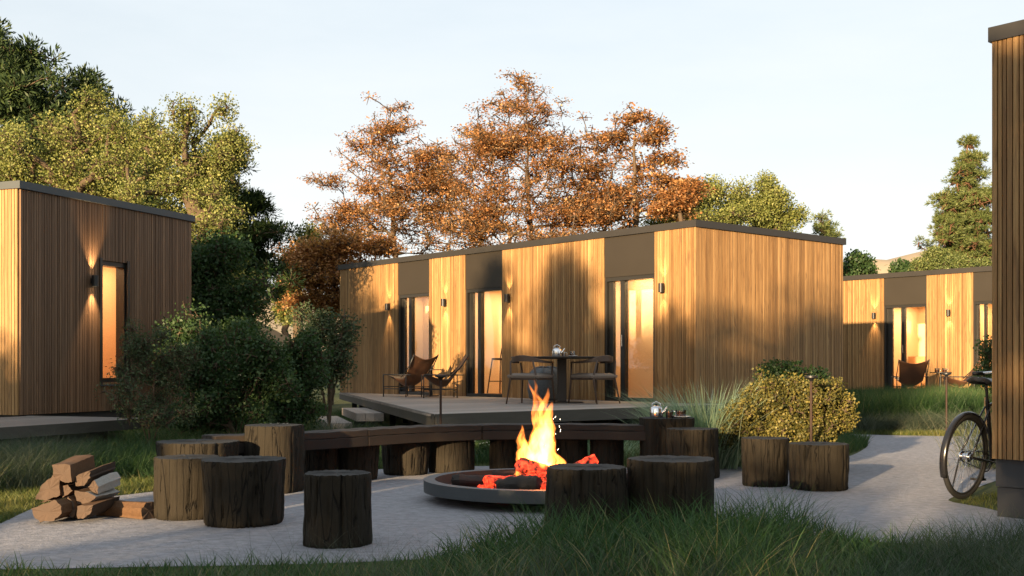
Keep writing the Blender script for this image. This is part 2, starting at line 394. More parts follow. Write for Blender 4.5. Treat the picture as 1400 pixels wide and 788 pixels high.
hx = np.linspace(-700, 900, 161); hd = np.linspace(380, 900, 14)
def ridge(x):
    px = 700 + x/560*FPX
    h = np.interp(px, [-1300,-200,250,400,470,600,900,1100,1180,1230,1262,1330,1400,1700,2600], [60,70,95,112,90,60,70,115,150,146,158,172,162,130,90])
    h = h + 5*np.sin(px*.021) + 3*np.sin(px*.063+1) + 1.3*np.sin(px*.19)
    return h*560/FPX
V = []; 
for j, d in enumerate(hd):
    t = j/13.0; prof = math.sin(min(1, t/.4)*math.pi/2)**1.6 if t < .4 else 1 - (t-.4)*.5
    V.append([(x, d, -1 + (ridge(x)+1) * prof + (2.0*math.sin(x*.05+d*.03) if 0 < t < 1 else 0)*prof) for x in hx])
hm = MB(); hm.grid(V); tag(hm.obj('hills', M['hill'], smooth=True), 'pale golden hills on the horizon', kind='structure')

# ------------------------------------------------------------------ cladding and cabins
unit = MB(); unit.box((-.5, -.5, 0), (.5, .5, 1)); 
slat_mesh = {k: unit.mesh('slat', M[k]) for k in ('clad', 'clad_dark')}
rs = random.Random(3)
def frame_m(ox, oy, ang): return Matrix.Translation((ox, oy, 0)) @ Matrix.Rotation(ang, 4, 'Z')
def wall(root, ox, oy, ang, x0, x1, z0, z1, m='clad', pitch=.046, individual=True, name='wall'):
    """clad wall: backing box and one slat object each; along = local x, outward = local -y"""
    F = frame_m(ox, oy, ang)
    b = MB(); b.box((x0, .001, z0), (x1, .14, z1), F); w = b.obj(name, M['backing'], root)
    x = x0; me = slat_mesh[m]
    while x < x1 - .012:
        wd = rs.choice((pitch*.70, pitch*.95, pitch, pitch*1.35)); wd = min(wd, x1 - x)
        if x1 - x - wd < .02: wd = x1 - x
        dep = rs.choice((.026, .030, .028)); gap = .0085
        c = F @ Vector((x + wd/2, -dep/2 + .0005, z0))
        o = bpy.data.objects.new('slat', me); COL.objects.link(o); o.parent = root
        o.location = c; o.rotation_euler = (0, 0, ang); o.scale = (wd - gap, dep, z1 - z0)
        x += wd
    return w
def add_box(root, name, mat, a, b, F=None, bevel=0):
    mb = MB(); mb.box(a, b, F); return mb.obj(name, mat, root, bevel=bevel)

def wall_lamp(root_m, x, z, lit=1.0, out=.095, k=1, label=None):
    """root_m: 4x4 world matrix of the wall frame; lamp is a thing fixed to the wall"""
    p = root_m @ Vector((x, -out, z)); rz = root_m.to_euler().z
    t = empty('wall_lamp', p, rz, label, 'wall lamp', 'up and down wall lamps on the cabins')
    r, h = .047, .075
    b = MB(); b.lathe([(r-.006, -h), (r, -h), (r, h), (r-.006, h), (r-.006, h-.03), (r-.006, -h+.03)], 24, closed=True)
    b.obj('lamp_shade', M['black'], t, smooth=40)
    b = MB(); b.box((-.03, .04, -.035), (.03, out-.036, .035)); b.obj('bracket', M['black'], t)
    for s in (1, -1):
        b = MB(); b.lathe([(.0001, s*(h-.03)), (r-.008, s*(h-.03))], 16); b.obj('bulb', M['bulb'], t)
        l = bpy.data.lights.new('spot', 'SPOT'); l.energy = 20*k*lit; l.color = (1, .66, .33); l.spot_size = R(60); l.spot_blend = .9; l.shadow_soft_size = .012
        lo = link('lamp_light', l, t); lo.location = (0, 0, s*(h-.015)); lo.rotation_euler = (0 if s < 0 else math.pi, 0, 0)
    return t

def opening(root, ox, oy, ang, x0, x1, z0, head, ztop, kind='door', room=1.6, lit=14, furn=None, sill=None, side=0.30, glow=(1,.75,.40)):
    """dark fascia panel over a recessed glazed opening with a lit room behind"""
    F = frame_m(ox, oy, ang); rec = .09
    if kind == 'door':
        add_box(root, 'fascia_panel', M['bronze'], (x0+.004, -.012, head), (x1-.004, .14, ztop), F)
    # reveals
    add_box(root, 'door_frame' if kind == 'door' else 'window_frame', M['frame'], (x0, .002, z0), (x0+.05, rec+.06, head), F)
    add_box(root, 'door_frame' if kind == 'door' else 'window_frame', M['frame'], (x1-.05, .002, z0), (x1, rec+.06, head), F)
    add_box(root, 'lintel', M['frame'], (x0+.05, .004, head-.07), (x1-.05, rec+.06, head-.001), F)
    add_box(root, 'threshold', M['frame'], (x0+.05, .004, z0), (x1-.05, rec+.06, z0+.06), F)
    wi = x1 - x0
    bars = []
    if side:
        bars = [x0+.05, x0 + wi*side*.42, x0 + wi*side*.95, x0 + wi*(side*.95+.085)]
        add_box(root, 'mullion', M['frame'], (bars[0], rec-.03, z0+.06), (bars[1], rec+.03, head-.07), F)
        add_box(root, 'mullion', M['frame'], (bars[2], rec-.05, z0+.06), (bars[3], rec+.04, head-.07), F)
        panes = [(bars[1], bars[2]), (bars[3], x1-.05)]
    else: panes = [(x0+.05, x1-.05)]
    for a, b in panes: add_box(root, 'glass_pane', M['glass'], (a, rec-.006, z0+.06), (b, rec+.006, head-.07), F)
    if kind == 'door':
        hb = MB(); q = bars[3]-.03 if side else x0+.1
        hb.tube([F @ Vector((q, rec-.09, z0+.95)), F @ Vector((q, rec-.09, z0+1.15))], .012, 8); hb.obj('handle', M['chrome'], root)
    # the lit room behind the glass
    e = .25; y0, y1 = rec+.062, rec+room; zc = head + .1; xa, xb = x0-e, x1+e
    rm = MB()
    for a, b in (((xa-.05, y0, z0), (xa, y1, zc)), ((xb, y0, z0), (xb+.05, y1, zc)), ((xa, y1, z0), (xb, y1+.05, zc)), ((xa, y0, zc), (xb, y1, zc+.05)),
                 ((xa-.05, y0-.06, z0), (x0-.001, y0-.001, zc)), ((x1+.001, y0-.06, z0), (xb+.05, y0-.001, zc)), ((x0, y0-.06, head+.001), (x1, y0-.001, zc))): rm.box(a, b, F)
    rm.obj('room_wall', M['plaster'], root)
    add_box(root, 'room_floor', M['interior_wood'], (xa, y0-.05, z0+.01), (xb, y1, z0+.055), F)
    l = bpy.data.lights.new('room_light', 'AREA'); l.energy = lit*.56; l.color = glow; l.shape = 'RECTANGLE'; l.size = wi*.95; l.size_y = max(.2, (room-.1)*.7)
    lo = link('ceiling_light', l, root); lo.location = F @ Vector(((x0+x1)/2, (y0+y1)/2, zc-.06)); lo.rotation_euler = (0, 0, ang)
    bm = MB(); cc = F @ Vector(((x0+x1)/2, (y0+y1)/2, zc)); bm.lathe([(.10, -.04), (.12, -.03), (.12, -.001)], 20, tuple(cc)); bm.obj('ceiling_fitting', M['white_paint'], root, smooth=40)
    return F, y0, y1

def fx(o, d, px):
    k = (px - CX)/FPX; return (k*o.y - o.x)/(d.x - k*d.y)

# --- main cabin -----------------------------------------------------------------
PH = math.atan2(-.760, .650)
UA, UB = Vector((.650, -.760)), Vector((.760, .650))
BZ = .49; TOP = 3.48
OM = Vector((2.995, 18.65))
main = empty('cabin', (OM.x, OM.y, 0), PH, 'long flat roofed timber cabin in the centre with three lit glass doors', 'cabin', 'flat roofed timber cabins')
X = lambda px: fx(OM, UA, px)
ZT = TOP - .115
L0 = X(466)
segs = [(466,545,'w'),(545,588,'d'),(588,637,'w'),(637,688,'d'),(688,827,'w'),(827,896,'d'),(896,951,'w')]
HEAD = 2.66
for i, (a, b, k) in enumerate(segs):
    xa, xb = X(a), X(b) if b != 951 else 0.0
    if k == 'w': wall(main, 0, 0, 0, xa, xb, BZ, ZT)
    else:
        F, y0, y1 = opening(main, 0, 0, 0, xa, xb, BZ+.002, HEAD, ZT-.001, room=(.75, 2.4, .65)[i//2], lit=(13, 45, 18)[i//2])
        if a == 637:
            # kitchen: upper cabinets, tall panel
            for q in range(4): add_box(main, 'wall_cabinet', M['interior_wood'], (xa+.05+q*.38, y1-.36, BZ+1.55), (xa+.42+q*.38, y1-.001, BZ+2.05), bevel=.004)
            add_box(main, 'kitchen_counter', M['interior_wood'], (xa-.2, y1-.6, BZ+.06), (xb-.25, y1-.001, BZ+.9))
wall(main, 0, 0, R(90), 0, 4.17, BZ, ZT)
add_box(main, 'corner_post', M['clad'], (.001, -.03, BZ), (.03, -.001, ZT))
wall(main, L0, 4.17, R(-90), 0, .6, BZ, ZT)
add_box(main, 'rear_wall', M['backing'], (L0+.14, 4.02, BZ), (-.14, 4.16, ZT))
add_box(main, 'end_wall', M['backing'], (L0+.002, .15, BZ), (L0+.14, 3.55, ZT))
add_box(main, 'floor_slab', M['plinth'], (L0+.05, .05, .30), (-.05, 4.1, BZ-.002))
add_box(main, 'roof', M['trim'], (L0-.03, -.03, ZT-.02+.022), (.03, 4.2, TOP-.03))
for a, b in (((L0-.05, -.055, ZT+.001), (.055, -.0301, TOP)), ((.0301, -.03, ZT+.001), (.056, 4.2, TOP)), ((L0-.05, 4.2001, ZT+.001), (.055, 4.23, TOP)), ((L0-.05, -.03, ZT+.001), (L0-.0301, 4.2, TOP))):
    add_box(main, 'roof_trim', M['trim'], a, b)
for q in range(7):
    for yy in (.3, 3.8): add_box(main, 'pier', M['plinth'], (L0+.3+q*1.68, yy, -.05), (L0+.5+q*1.68, yy+.2, .299))
Wm = Matrix.Translation((OM.x, OM.y, 0)) @ Matrix.Rotation(PH, 4, 'Z')
def zat(o, d, px, py):
    t = fx(o, d, px); return HC + (HY-py)*(o.y + d.y*t)/FPX
for px, py, lab in ((534,420,'black up and down wall lamp left of the leftmost glass door of the long cabin'), (611,414,'black wall lamp on the narrow timber panel between two lit doors'),
               (698,408,'black wall lamp on the wide timber panel above the dining table'), (909,394,'black wall lamp nearest the front corner of the long cabin')):
    wall_lamp(Wm, X(px), zat(OM, UA, px, py), label=lab, k=(1.0 if px < 900 else .8))
# --- left cabin -----------------------------------------------------------------
OL = Vector((-6.382, 14.8)); LA = Vector((.356, .934)).normalized(); PL = math.atan2(LA.y, LA.x)
left = empty('cabin', (OL.x, OL.y, 0), PL, 'timber cabin at the left edge with one tall narrow lit window', 'cabin', 'flat roofed timber cabins')
XL = lambda px: fx(OL, LA, px); BL = .457; LE = XL(260)
LT = zat(OL, LA, 26, 258.5); LTT = LT + .08
w0, w1 = XL(135), XL(173); zs, zh = zat(OL, LA, 135, 523), zat(OL, LA, 135, 355.5)
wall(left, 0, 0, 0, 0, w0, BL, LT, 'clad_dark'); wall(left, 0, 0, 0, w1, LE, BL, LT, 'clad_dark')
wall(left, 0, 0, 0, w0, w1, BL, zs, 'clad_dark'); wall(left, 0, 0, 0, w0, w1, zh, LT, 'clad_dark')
opening(left, 0, 0, 0, w0, w1, zs, zh, LT, kind='window', room=1.5, lit=20, side=0, glow=(1,.63,.33))
add_box(left, 'window_frame', M['frame'], (w0-.02, -.045, zs-.03), (w0+.03, -.0345, zh+.03)); add_box(left, 'window_frame', M['frame'], (w1-.03, -.045, zs-.03), (w1+.02, -.0345, zh+.03))
add_box(left, 'window_sill', M['trim_grey'], (w0-.02, -.06, zs-.05), (w1+.02, -.0352, zs-.0305))
wall(left, 0, 2.6, R(-90), 0, 2.6, BL, LT, 'clad')  # sunlit face of the same cabin takes the lighter larch copy
add_box(left, 'roof', M['trim'], (-.02, -.02, LT+.003), (LE+.03, 5.0, LTT-.02))
add_box(left, 'rear_wall', M['backing'], (0.15, 4.85, BL), (LE, 5.0, LT)); add_box(left, 'end_wall', M['backing'], (LE-.14, .15, BL), (LE-.001, 4.84, LT)); add_box(left, 'side_wall', M['backing'], (.002, 2.601, BL), (.14, 4.84, LT))
for a, b in (((-.045, -.06, LT+.002), (LE+.05, -.0201, LTT+.02)), ((-.05, -.06, LT+.002), (-.0452, 5.0, LTT+.02)), ((-.045, -.02, LT+.002), (-.0201, 5.0, LTT+.02)), ((LE+.0301, -.02, LT+.002), (LE+.05, 5.0, LTT+.02))):
    add_box(left, 'roof_trim', M['trim_grey'], a, b)
add_box(left, 'floor_slab', M['plinth'], (.04, .04, .2), (LE-.04, 4.9, BL-.002))
for q in range(3):
    for yy in (.2, 2.2, 4.4): add_box(left, 'pier', M['plinth'], (.3+q*1.4, yy, -.05), (.5+q*1.4, yy+.2, .199))
Wl = Matrix.Translation((OL.x, OL.y, 0)) @ Matrix.Rotation(PL, 4, 'Z')
wall_lamp(Wl, XL(123), zat(OL, LA, 123, 384.5), k=2.3, label='black wall lamp beside the tall narrow window of the left cabin')
# --- rear right cabin -----------------------------------------------------------
O3 = Vector((10.3, 28.4)); 
third = empty('cabin', (O3.x, O3.y, 0), PH, 'low timber cabin in the right background behind tall grass', 'cabin', 'flat roofed timber cabins')
X3 = lambda px: fx(O3, UA, px); T3 = 3.36; e0 = X3(1105); e1 = X3(1420)
for i, (a, b, k) in enumerate([(1105,1209,'w'),(1209,1267.5,'d'),(1267.5,1331,'w'),(1331,1366,'d'),(1366,1420,'w')]):
    if k == 'w': wall(third, 0, 0, 0, X3(a), X3(b), BZ, T3)
    else:
        xa, xb = X3(a), X3(b)
        F, y0, y1 = opening(third, 0, 0, 0, xa, xb, BZ+.002, 2.66, T3-.001, room=2.0 if i == 1 else 1.2, lit=50 if i == 1 else 20, side=.40)
        if i == 1:
            for q in range(5): add_box(third, 'wall_cabinet', M['interior_wood'], (xa+.15+q*.36, y1-.34, BZ+1.42), (xa+.50+q*.36, y1-.001, BZ+2.05), bevel=.004)
            add_box(third, 'kitchen_counter', M['interior_wood'], (xa-.2, y1-.6, BZ+.06), (xb+.2, y1-.001, BZ+.88))
            c = Vector(((xa+xb)/2-.15, y1-.35, BZ+.88)); fb = MB()
            fb.tube([c, c+Vector((0,0,.28)), c+Vector((.03,0,.35)), c+Vector((.10,0,.38)), c+Vector((.17,0,.35)), c+Vector((.19,0,.27))], .012, 8); fb.obj('faucet', M['black'], third, smooth=True)
add_box(third, 'roof', M['trim'], (e0, -.03, T3+.003), (e1, 5.0, T3+.10))
for a, b in (((e0-.02, -.06, T3+.002), (e1, -.0301, T3+.125)), ((e0-.02, 5.0001, T3+.002), (e1, 5.03, T3+.125))): add_box(third, 'roof_trim', M['trim'], a, b)
add_box(third, 'rear_wall', M['backing'], (e0, 4.8, BZ), (e1, 4.99, T3)); add_box(third, 'end_wall', M['backing'], (e0+.001, .15, BZ), (e0+.14, 4.79, T3)); add_box(third, 'end_wall', M['backing'], (e1-.14, .15, BZ), (e1-.001, 4.79, T3))
add_box(third, 'floor_slab', M['plinth'], (e0+.05, .05, 0.0), (e1-.05, 4.9, BZ-.002))
W3 = Matrix.Translation((O3.x, O3.y, 0)) @ Matrix.Rotation(PH, 4, 'Z')
wall_lamp(W3, X3(1197), zat(O3, UA, 1197, 432), k=1.2, label='black wall lamp left of the kitchen door of the rear right cabin')
wall_lamp(W3, X3(1299), zat(O3, UA, 1299, 428), k=1.0, label='black wall lamp between the two doors of the rear right cabin')
# --- near right cabin -----------------------------------------------------------
OR = Vector((3.452, 8.2))
near = empty('cabin', (OR.x, OR.y, 0), PH, 'corner of a near timber cabin cut off by the right edge above a black plinth', 'cabin', 'flat roofed timber cabins')
BR, TR = .42, 3.40
wall(near, 0, 0, 0, 0, 2.2, BR, TR, 'clad', pitch=.047)
add_box(near, 'side_wall', M['clad'], (.001, .142, BR), (.10, 5.0, TR)); add_box(near, 'rear_wall', M['backing'], (.101, 4.86, BR), (2.2, 5.0, TR)); add_box(near, 'end_wall', M['backing'], (2.06, .142, BR), (2.199, 4.85, TR))
add_box(near, 'roof', M['trim'], (-.002, -.03, TR+.002), (2.25, 5.0, TR+.085))
add_box(near, 'roof_trim', M['trim'], (-.018, -.042, TR+.001), (2.25, -.0301, TR+.105)); add_box(near, 'roof_trim', M['trim'], (-.018, -.03, TR+.001), (-.0021, 5.03, TR+.105))
add_box(near, 'plinth', M['plinth'], (.012, .012, .22), (2.2, 4.98, BR-.003)); add_box(near, 'plinth', M['plinth'], (.02, .02, -.05), (2.2, 4.97, .215))

# ------------------------------------------------------------------ decks
def clip_line(P, d, a, b):  # intersection of P + t d with the line a-b
    A = np.array([[d.x, -(b.x-a.x)], [d.y, -(b.y-a.y)]]); r = np.array([a.x-P.x, a.y-P.y]); return float(np.linalg.solve(A, r)[0])
PD = gp(594, 566.6, .49); PDv = Vector((PD.x, PD.y)); LC = OM + UA*L0
deck = empty('deck', (0, 0, 0), 0, 'raised grey timber deck in front of the long cabin', 'deck')
n_out = -UB; tot = (OM - PDv).dot(UB)                     # deck depth at the front corner
# boards run along UB (across), stepping along -UA from the front corner to the far left corner
step = .145; s = 0.0; i = 0
maxs = (LC - PDv).dot(-UA)
def plank(root, p0, p1, wvec, z0, z1, mat, name='plank'):
    mb = MB(); d = (p1-p0).normalized(); Lh = (p1-p0).length; ang = math.atan2(d.y, d.x)
    side = Vector((-d.y, d.x)).dot(wvec) > 0; w = wvec.length
    mb.box((0, 0, z0), (Lh, w, z1)) if side else mb.box((0, -w, z0), (Lh, 0, z1))
    o = mb.obj(name, mat, root); o.location = (p0.x, p0.y, 0); o.rotation_euler = (0, 0, ang); return o
EXT = .8  # deck runs past the cabin corner towards the viewer
while s < maxs - .1:
    P0 = PDv - UA*s; t = clip_line(P0, UB, PDv, LC); pa = P0 + UB*t
    tw = (OM - P0).dot(UB) - .04; pb = P0 + UB*tw
    if (pb-pa).length > .12: plank(deck, pa, pb, -UA*(step-.007), .462, .49 - .002*(i % 2), M['deck'])
    s += step; i += 1
# fascia boards and joists
def edge_board(root, a, b, z0, z1, th, mat, name='fascia'):
    d = (b-a).normalized(); nrm = Vector((d.y, -d.x)); mb = MB(); ang = math.atan2(d.y, d.x)
    mb.box((0, -th, z0), ((b-a).length, 0, z1)); o = mb.obj(name, mat, root); o.location = (a.x, a.y, 0); o.rotation_euler = (0, 0, ang); return o
edge_board(deck, LC, PDv, .335, .493, .035, M['fascia'])
edge_board(deck, PDv + (PDv-LC).normalized()*.03, PDv + UB*(tot+.02), .335, .4935, .035, M['fascia'])
edge_board(deck, PDv+UB*(tot+.02), OM+UA*.02, .335, .4935, .035, M['deck_dark'])
for q in range(6):
    for r_ in range(3):
        p = LC + (PDv-LC)*(q+.5)/6 + UB*(.25+r_*1.3*(q+1)/6)
        add_box(deck, 'post', M['plinth'], (p.x-.05, p.y-.05, -.02), (p.x+.05, p.y+.05, .46))
# steps
eD = (LC-PDv).normalized(); eN = Vector((eD.y, -eD.x)); 
if eN.x > 0: eN = -eN
sA = PDv + eD*((gp(526,561,.33).xy-PDv).dot(eD)-1.3); 
st = empty('step', (0,0,0), 0, 'upper timber step beside the left edge of the long deck', 'step', 'deck steps')
for q in range(3): plank(st, sA+eN*(.06+q*.15), sA+eN*(.06+q*.15)+eD*2.6, eN*.143, .20, .33, M['deck'])
add_box(st, 'support', M['plinth'], (sA.x+eN.x*.25-.1, sA.y+.3, -.02), (sA.x+eN.x*.25+.1, sA.y+.5, .199)); q_ = sA+eD*2.2+eN*.2
add_box(st, 'support', M['plinth'], (q_.x-.1, q_.y-.1, -.02), (q_.x+.1, q_.y+.1, .199))
st2 = empty('step', (0,0,0), 0, 'lower stone step slab in the grass beside the long deck', 'step', 'deck steps')
for q in range(1): plank(st2, sA+eN*.56+eD*.1, sA+eN*.56+eD*2.9, eN*.4, .05, .17, M['deck'], 'slab')
# left deck
dk = empty('deck', (0, 0, 0), 0, 'dark timber deck beside the left cabin in the lower left', 'deck')
LN = Vector((LA.y, -LA.x)); DZ = .445
fa = gp(204, 572, DZ).xy; 
w_ = (fa-OL).dot(LN); tl = (fa-OL).dot(LA)
for q in range(int((w_-.05)/.145)):
    o_ = OL + LN*(w_ - q*.145)
    plank(dk, o_ - LA*7.0, o_ + LA*tl, -LN*.138, DZ-.03-.001*(q%2), DZ, M['deck_dark'])
edge_board(dk, OL+LN*(w_+.001)-LA*7, OL+LN*(w_+.001)+LA*(tl+.03), DZ-.12, DZ+.003, .035, M['fascia'])
edge_board(dk, OL+LN*w_+LA*(tl+.002), OL+LN*.05+LA*(tl+.002), DZ-.12, DZ+.002, .03, M['deck_dark'])
for q in range(5):
    for r_ in (.3, 1.6):
        p = OL + LN*r_ + LA*(tl-.4-q*1.3); add_box(dk, 'post', M['plinth'], (p.x-.06, p.y-.06, -.02), (p.x+.06, p.y+.06, DZ-.031))

# ------------------------------------------------------------------ stumps
def stump_mesh(r, h, seed, taper=.03, lean=0.0, oval=1.0):
    g = np.random.default_rng(seed); n = 132; zs = np.array([0, .04, .1, .2, .32, .45, .58, .7, .8, .88, .94, .975, 1.0])
    th = np.linspace(0, 2*np.pi, n, endpoint=False)
    base = 1 + sum(g.uniform(-.022, .022)*np.cos(k*th + g.uniform(0, 6)) for k in (2, 3, 4, 5, 7))
    cr = [(g.uniform(0, 2*np.pi), g.uniform(.016, .034), g.uniform(.014, .034)*min(1, r/.22), g.uniform(-.2, .5), g.uniform(.5, 1.2), g.uniform(-.12, .12)) for _ in range(26)]
    V = []
    for z in zs:
        rad = r*base*(1 + taper*(1 - 2*z) * (1 if taper > 0 else 1) + .025*math.sin(z*3.0+seed))
        if z < .03: rad = rad*.965
        if z > .99: rad = rad*.985
        for (a, w, dpt, z0, z1, sk) in cr:
            if z0 <= z <= z1:
                dd = np.abs((th - (a + sk*z) + np.pi) % (2*np.pi) - np.pi)
                fade = min(1, (z - z0)/.15, (z1 - z)/.12 + .1)
                rad = rad - dpt*fade*np.exp(-(dd/w)**2)
        rad = rad + g.normal(0, .0022, n)
        zz = h*z + (0 if 0 < z < 1 else g.normal(0, .004, n)*(1 if z == 0 else .4))
        V.append(np.stack([rad*np.cos(th)*oval, rad*np.sin(th), np.full(n, 0)+zz + (lean*np.cos(th)*r if z > .9 else 0)], 1))
    mb = MB(); o = 0
    mb.v = [tuple(p) for row in V for p in row]
    for i in range(len(zs)-1):
        for k in range(n):
            k2 = (k+1) % n; mb.f.append((i*n+k, i*n+k2, (i+1)*n+k2, (i+1)*n+k))
    me = mb.mesh('stump', M['bark'], smooth=True)
    tp = MB(); last = V[-1]; tp.v = [tuple(p) for p in last]
    for f_ in (.8, .5, .22):
        tp.v += [(p[0]*f_, p[1]*f_, h + (p[2]-h)*f_ + g.normal(0, .0018)) for p in last]
    tp.v.append((0, 0, h+.001)); 
    for i in range(3):
        for k in range(n):
            k2 = (k+1) % n; tp.f.append((i*n+k, i*n+k2, (i+1)*n+k2, (i+1)*n+k))
    for k in range(n): tp.f.append((3*n+k, 3*n+(k+1) % n, 4*n))
    return me, tp.mesh('cut_face', M['endgrain'], smooth=True)
def stump(px, d, w, h, seed, label, taper=.03, lean=0., z=.004, parent=None, name='stump'):
    me, tp = stump_mesh(w/2, h, seed, taper, lean)
    o = link(name, me, parent); o.location = ((px-CX)*d/FPX, d, z)
    c = link('cut_face', tp, o)
    if parent is None: tag(o, label, 'stump', 'charred log stumps round the fire pit')
    return o
ST = [ # px centre, front-foot px y, px width, height, label, taper
 (256, 713.5, 86, .43, 'charred stump touching the right end of the firewood, lowest at the far left', -.02),
 (332.5, 724, 110, .44, 'wide barrel shaped charred stump at the front left, narrower at its foot', -.06),
 (461, 752, 92, .43, 'upright front stump standing alone in the grass left of the fire pit', .02),
 (270, 687, 106, .46, 'wide low stump behind the two front left stumps', -.02),
 (309, 672, 62, .47, 'smaller reddish stump between the wide low one and the tall one', .0),
 (373.5, 677, 79, .572, 'tall charred stump at the left end of the curved bench', .01),
 (801, 739, 112, .43, 'cracked stump in front of the burning fire, grass at its foot', .02),
 (918, 737, 119, .475, 'dark wide stump in front of the kettle stump, tall grass before it', -.03),
 (946, 657, 72, .475, 'stump overlapping the tea table stump on its right', .02),
 (912, 651, 74, .56, 'tall stump serving as table for the steel kettle and tea glass', .0),
 (1045.5, 667.5, 62, .43, 'narrow stump in front of the golden bush, left one of the pair', .0),
 (1119.5, 673.5, 76, .40, 'squat stump beneath the garden light, right one of the pair', -.01)]
stumps = []
for i, (px, py, wpx, h, lab, tp) in enumerate(ST):
    df = FPX*HC/(py-HY); w = wpx*df/FPX*1.03; d = df + w/2; w = wpx*d/FPX
    stumps.append(stump(px, d, w, h, 20+i, lab, tp))
# ------------------------------------------------------------------ curved bench
BF = [(-2.50,9.62),(-1.95,9.98),(-1.55,10.38),(-1.24,10.78),(-.98,11.08),(-.725,11.3),(-.30,11.55),(.30,11.66),(.80,11.60),(1.42,11.42)]
def catmull(P, n=6):
    out = []
    for i in range(len(P)-1):
        p0 = P[max(i-1,0)]; p1 = P[i]; p2 = P[i+1]; p3 = P[min(i+2, len(P)-1)]
        for k in range(n):
            t = k/n; out.append(Vector([.5*((2*b)+(-a+c)*t+(2*a-5*b+4*c-d)*t*t+(-a+3*b-3*c+d)*t**3) for a, b, c, d in zip(p0,p1,p2,p3)]))
    out.append(Vector(P[-1])); return out
BC = catmull(BF)
bench = empty('bench', (.1, 11.3, .004), 0, 'long curved charred timber bench on log legs behind the fire pit', 'bench')
def bench_seg(i0, i1, off0, off1, z0, z1, name):
    mb = MB(); pts = BC[i0:i1+1]; ring = []
    for j, p in enumerate(pts):
        a = BC[max(i0+j-1, 0)]; b = BC[min(i0+j+1, len(BC)-1)]; t = (b-a).normalized(); nrm = Vector((-t.y, t.x))
        q = p.copy()
        if j == 0: q += t*.004
        if j == len(pts)-1: q -= t*.004
        A = q + nrm*off0; B = q + nrm*off1
        wv = .003*math.sin(j*1.7+i0)
        ring.append([(A.x-.1, A.y-11.3, z0), (B.x-.1, B.y-11.3, z0), (B.x-.1, B.y-11.3, z1+wv), (A.x-.1, A.y-11.3, z1+wv)])
    for r_ in ring: mb.v += r_
    for j in range(len(ring)-1):
        for k in range(4): mb.f.append((j*4+k, (j+1)*4+k, (j+1)*4+(k+1)%4, j*4+(k+1)%4))
    mb.f.append((0,1,2,3)); e = (len(ring)-1)*4; mb.f.append((e+3,e+2,e+1,e))
    return mb.obj(name, M['beam'], bench, bevel=.006)
cuts = [0, 16, 36, len(BC)-1]
for a, b in zip(cuts[:-1], cuts[1:]):
    bench_seg(a, b, 0, .17, .335, .425, 'beam'); bench_seg(a, b, .178, .35, .335, .425, 'beam')
    bench_seg(a, b, .004, .115, .428, .487, 'seat_plank'); bench_seg(a, b, .121, .232, .428, .489, 'seat_plank'); bench_seg(a, b, .238, .346, .428, .486, 'seat_plank')
for k, (px, d, wpx) in enumerate([(437,10.75,50),(489,10.95,56),(555,11.48,62),(617,11.75,62),(688,11.9,36),(780,11.95,48),(829,11.85,47),(345,10.1,50)]):
    w = wpx*d/FPX; o = stump(px, d, w, .328, 60+k, None, -.03 if k in (1,2) else .0, z=0, parent=bench, name='log_leg'); o.location.x -= .1; o.location.y -= 11.3
# ------------------------------------------------------------------ fire pit
FP = Vector((.24, 9.28, .004)); FS = 1.14
pit = empty('fire_pit', FP, 0, 'round shallow steel fire pit bowl with a flat rim', 'fire pit')
b = MB(); b.lathe([(.865,.168),(.955,.168),(.955,.074),(.90,.066),(.70,.050),(.001,.045)], 96, cap=False); o = b.obj('bowl', M['pit'], pit, smooth=35)
b = MB(); b.lathe([(.8645,.167),(.855,.085),(.72,.062),(.001,.060)], 96, cap=False); b.obj('bowl_liner', M['soot'], pit, smooth=35)
b = MB(); b.lathe([(.45,0),(.45,.0475)], 64, cap=False); b.obj('base_ring', M['soot'], pit, smooth=35)  # near black colour stands for the shadow under the bowl
def rough_log(L, r, seed, mat, parent, loc, rot, name='log', kind=None, end=None):
    g = np.random.default_rng(seed); n = 20; V = []; ns = 15
    ang6 = np.sort(g.uniform(0, 6.283, 5)); cuts_ = g.uniform(.62, .95, 5); prof = np.array([min([1.0] + [c_/max(.2, math.cos(2*math.pi*k/n - a_)) if math.cos(2*math.pi*k/n - a_) > .2 else 1.0 for a_, c_ in zip(ang6, cuts_)]) for k in range(n)])
    for i in range(ns):
        t = i/(ns-1); ra = r*(1 - .12*abs(t-.5)*2)*(.86 if i in (0, ns-1) else 1)*(1+.06*g.normal())
        for k in range(n):
            th = 2*math.pi*k/n; q = ra*prof[k]*(1+g.normal(0, .035)); V.append(((t-.5)*L + (g.normal(0, .006) if i in (0, ns-1) else 0), q*math.cos(th), q*math.sin(th)))
    mb = MB(); mb.v = V
    for i in range(ns-1):
        for k in range(n): mb.f.append((i*n+k, i*n+(k+1)%n, (i+1)*n+(k+1)%n, (i+1)*n+k))
    mb.f.append(tuple(range(n))[::-1]); mb.f.append(tuple((ns-1)*n+k for k in range(n)))
    o = mb.obj(name, mat, parent, smooth=28); o.location = loc; o.rotation_euler = rot; return o
fire_logs = [(-.22,-.02,.25,.40,.06,0,.1,.5,'ember','glowing split log at the left foot of the flames'), (-.33,.05,.245,.62,.062,0,.06,.15,'charlog','long charred log lying left in the fire pit'), (-.16,-.30,.26,.30,.085,0,-.1,-.4,'charlog','thick black log end at the front of the embers'),
    (.08,-.28,.26,.34,.07,0,.12,1.3,'ember','glowing split log right of the black log end'), (.08,.12,.30,.55,.07,.2,.35,.3,'ember','glowing log leaning under the flames'),
    (.20,-.02,.34,.42,.05,0,.5,2.95,'ember','glowing log rising at the right of the flames'), (-.12,.18,.27,.5,.06,0,.0,-.4,'charlog','black log behind the flames at the left'), (.22,-.02,.25,.42,.07,0,0,.7,'ember','glowing log in the middle of the embers')]
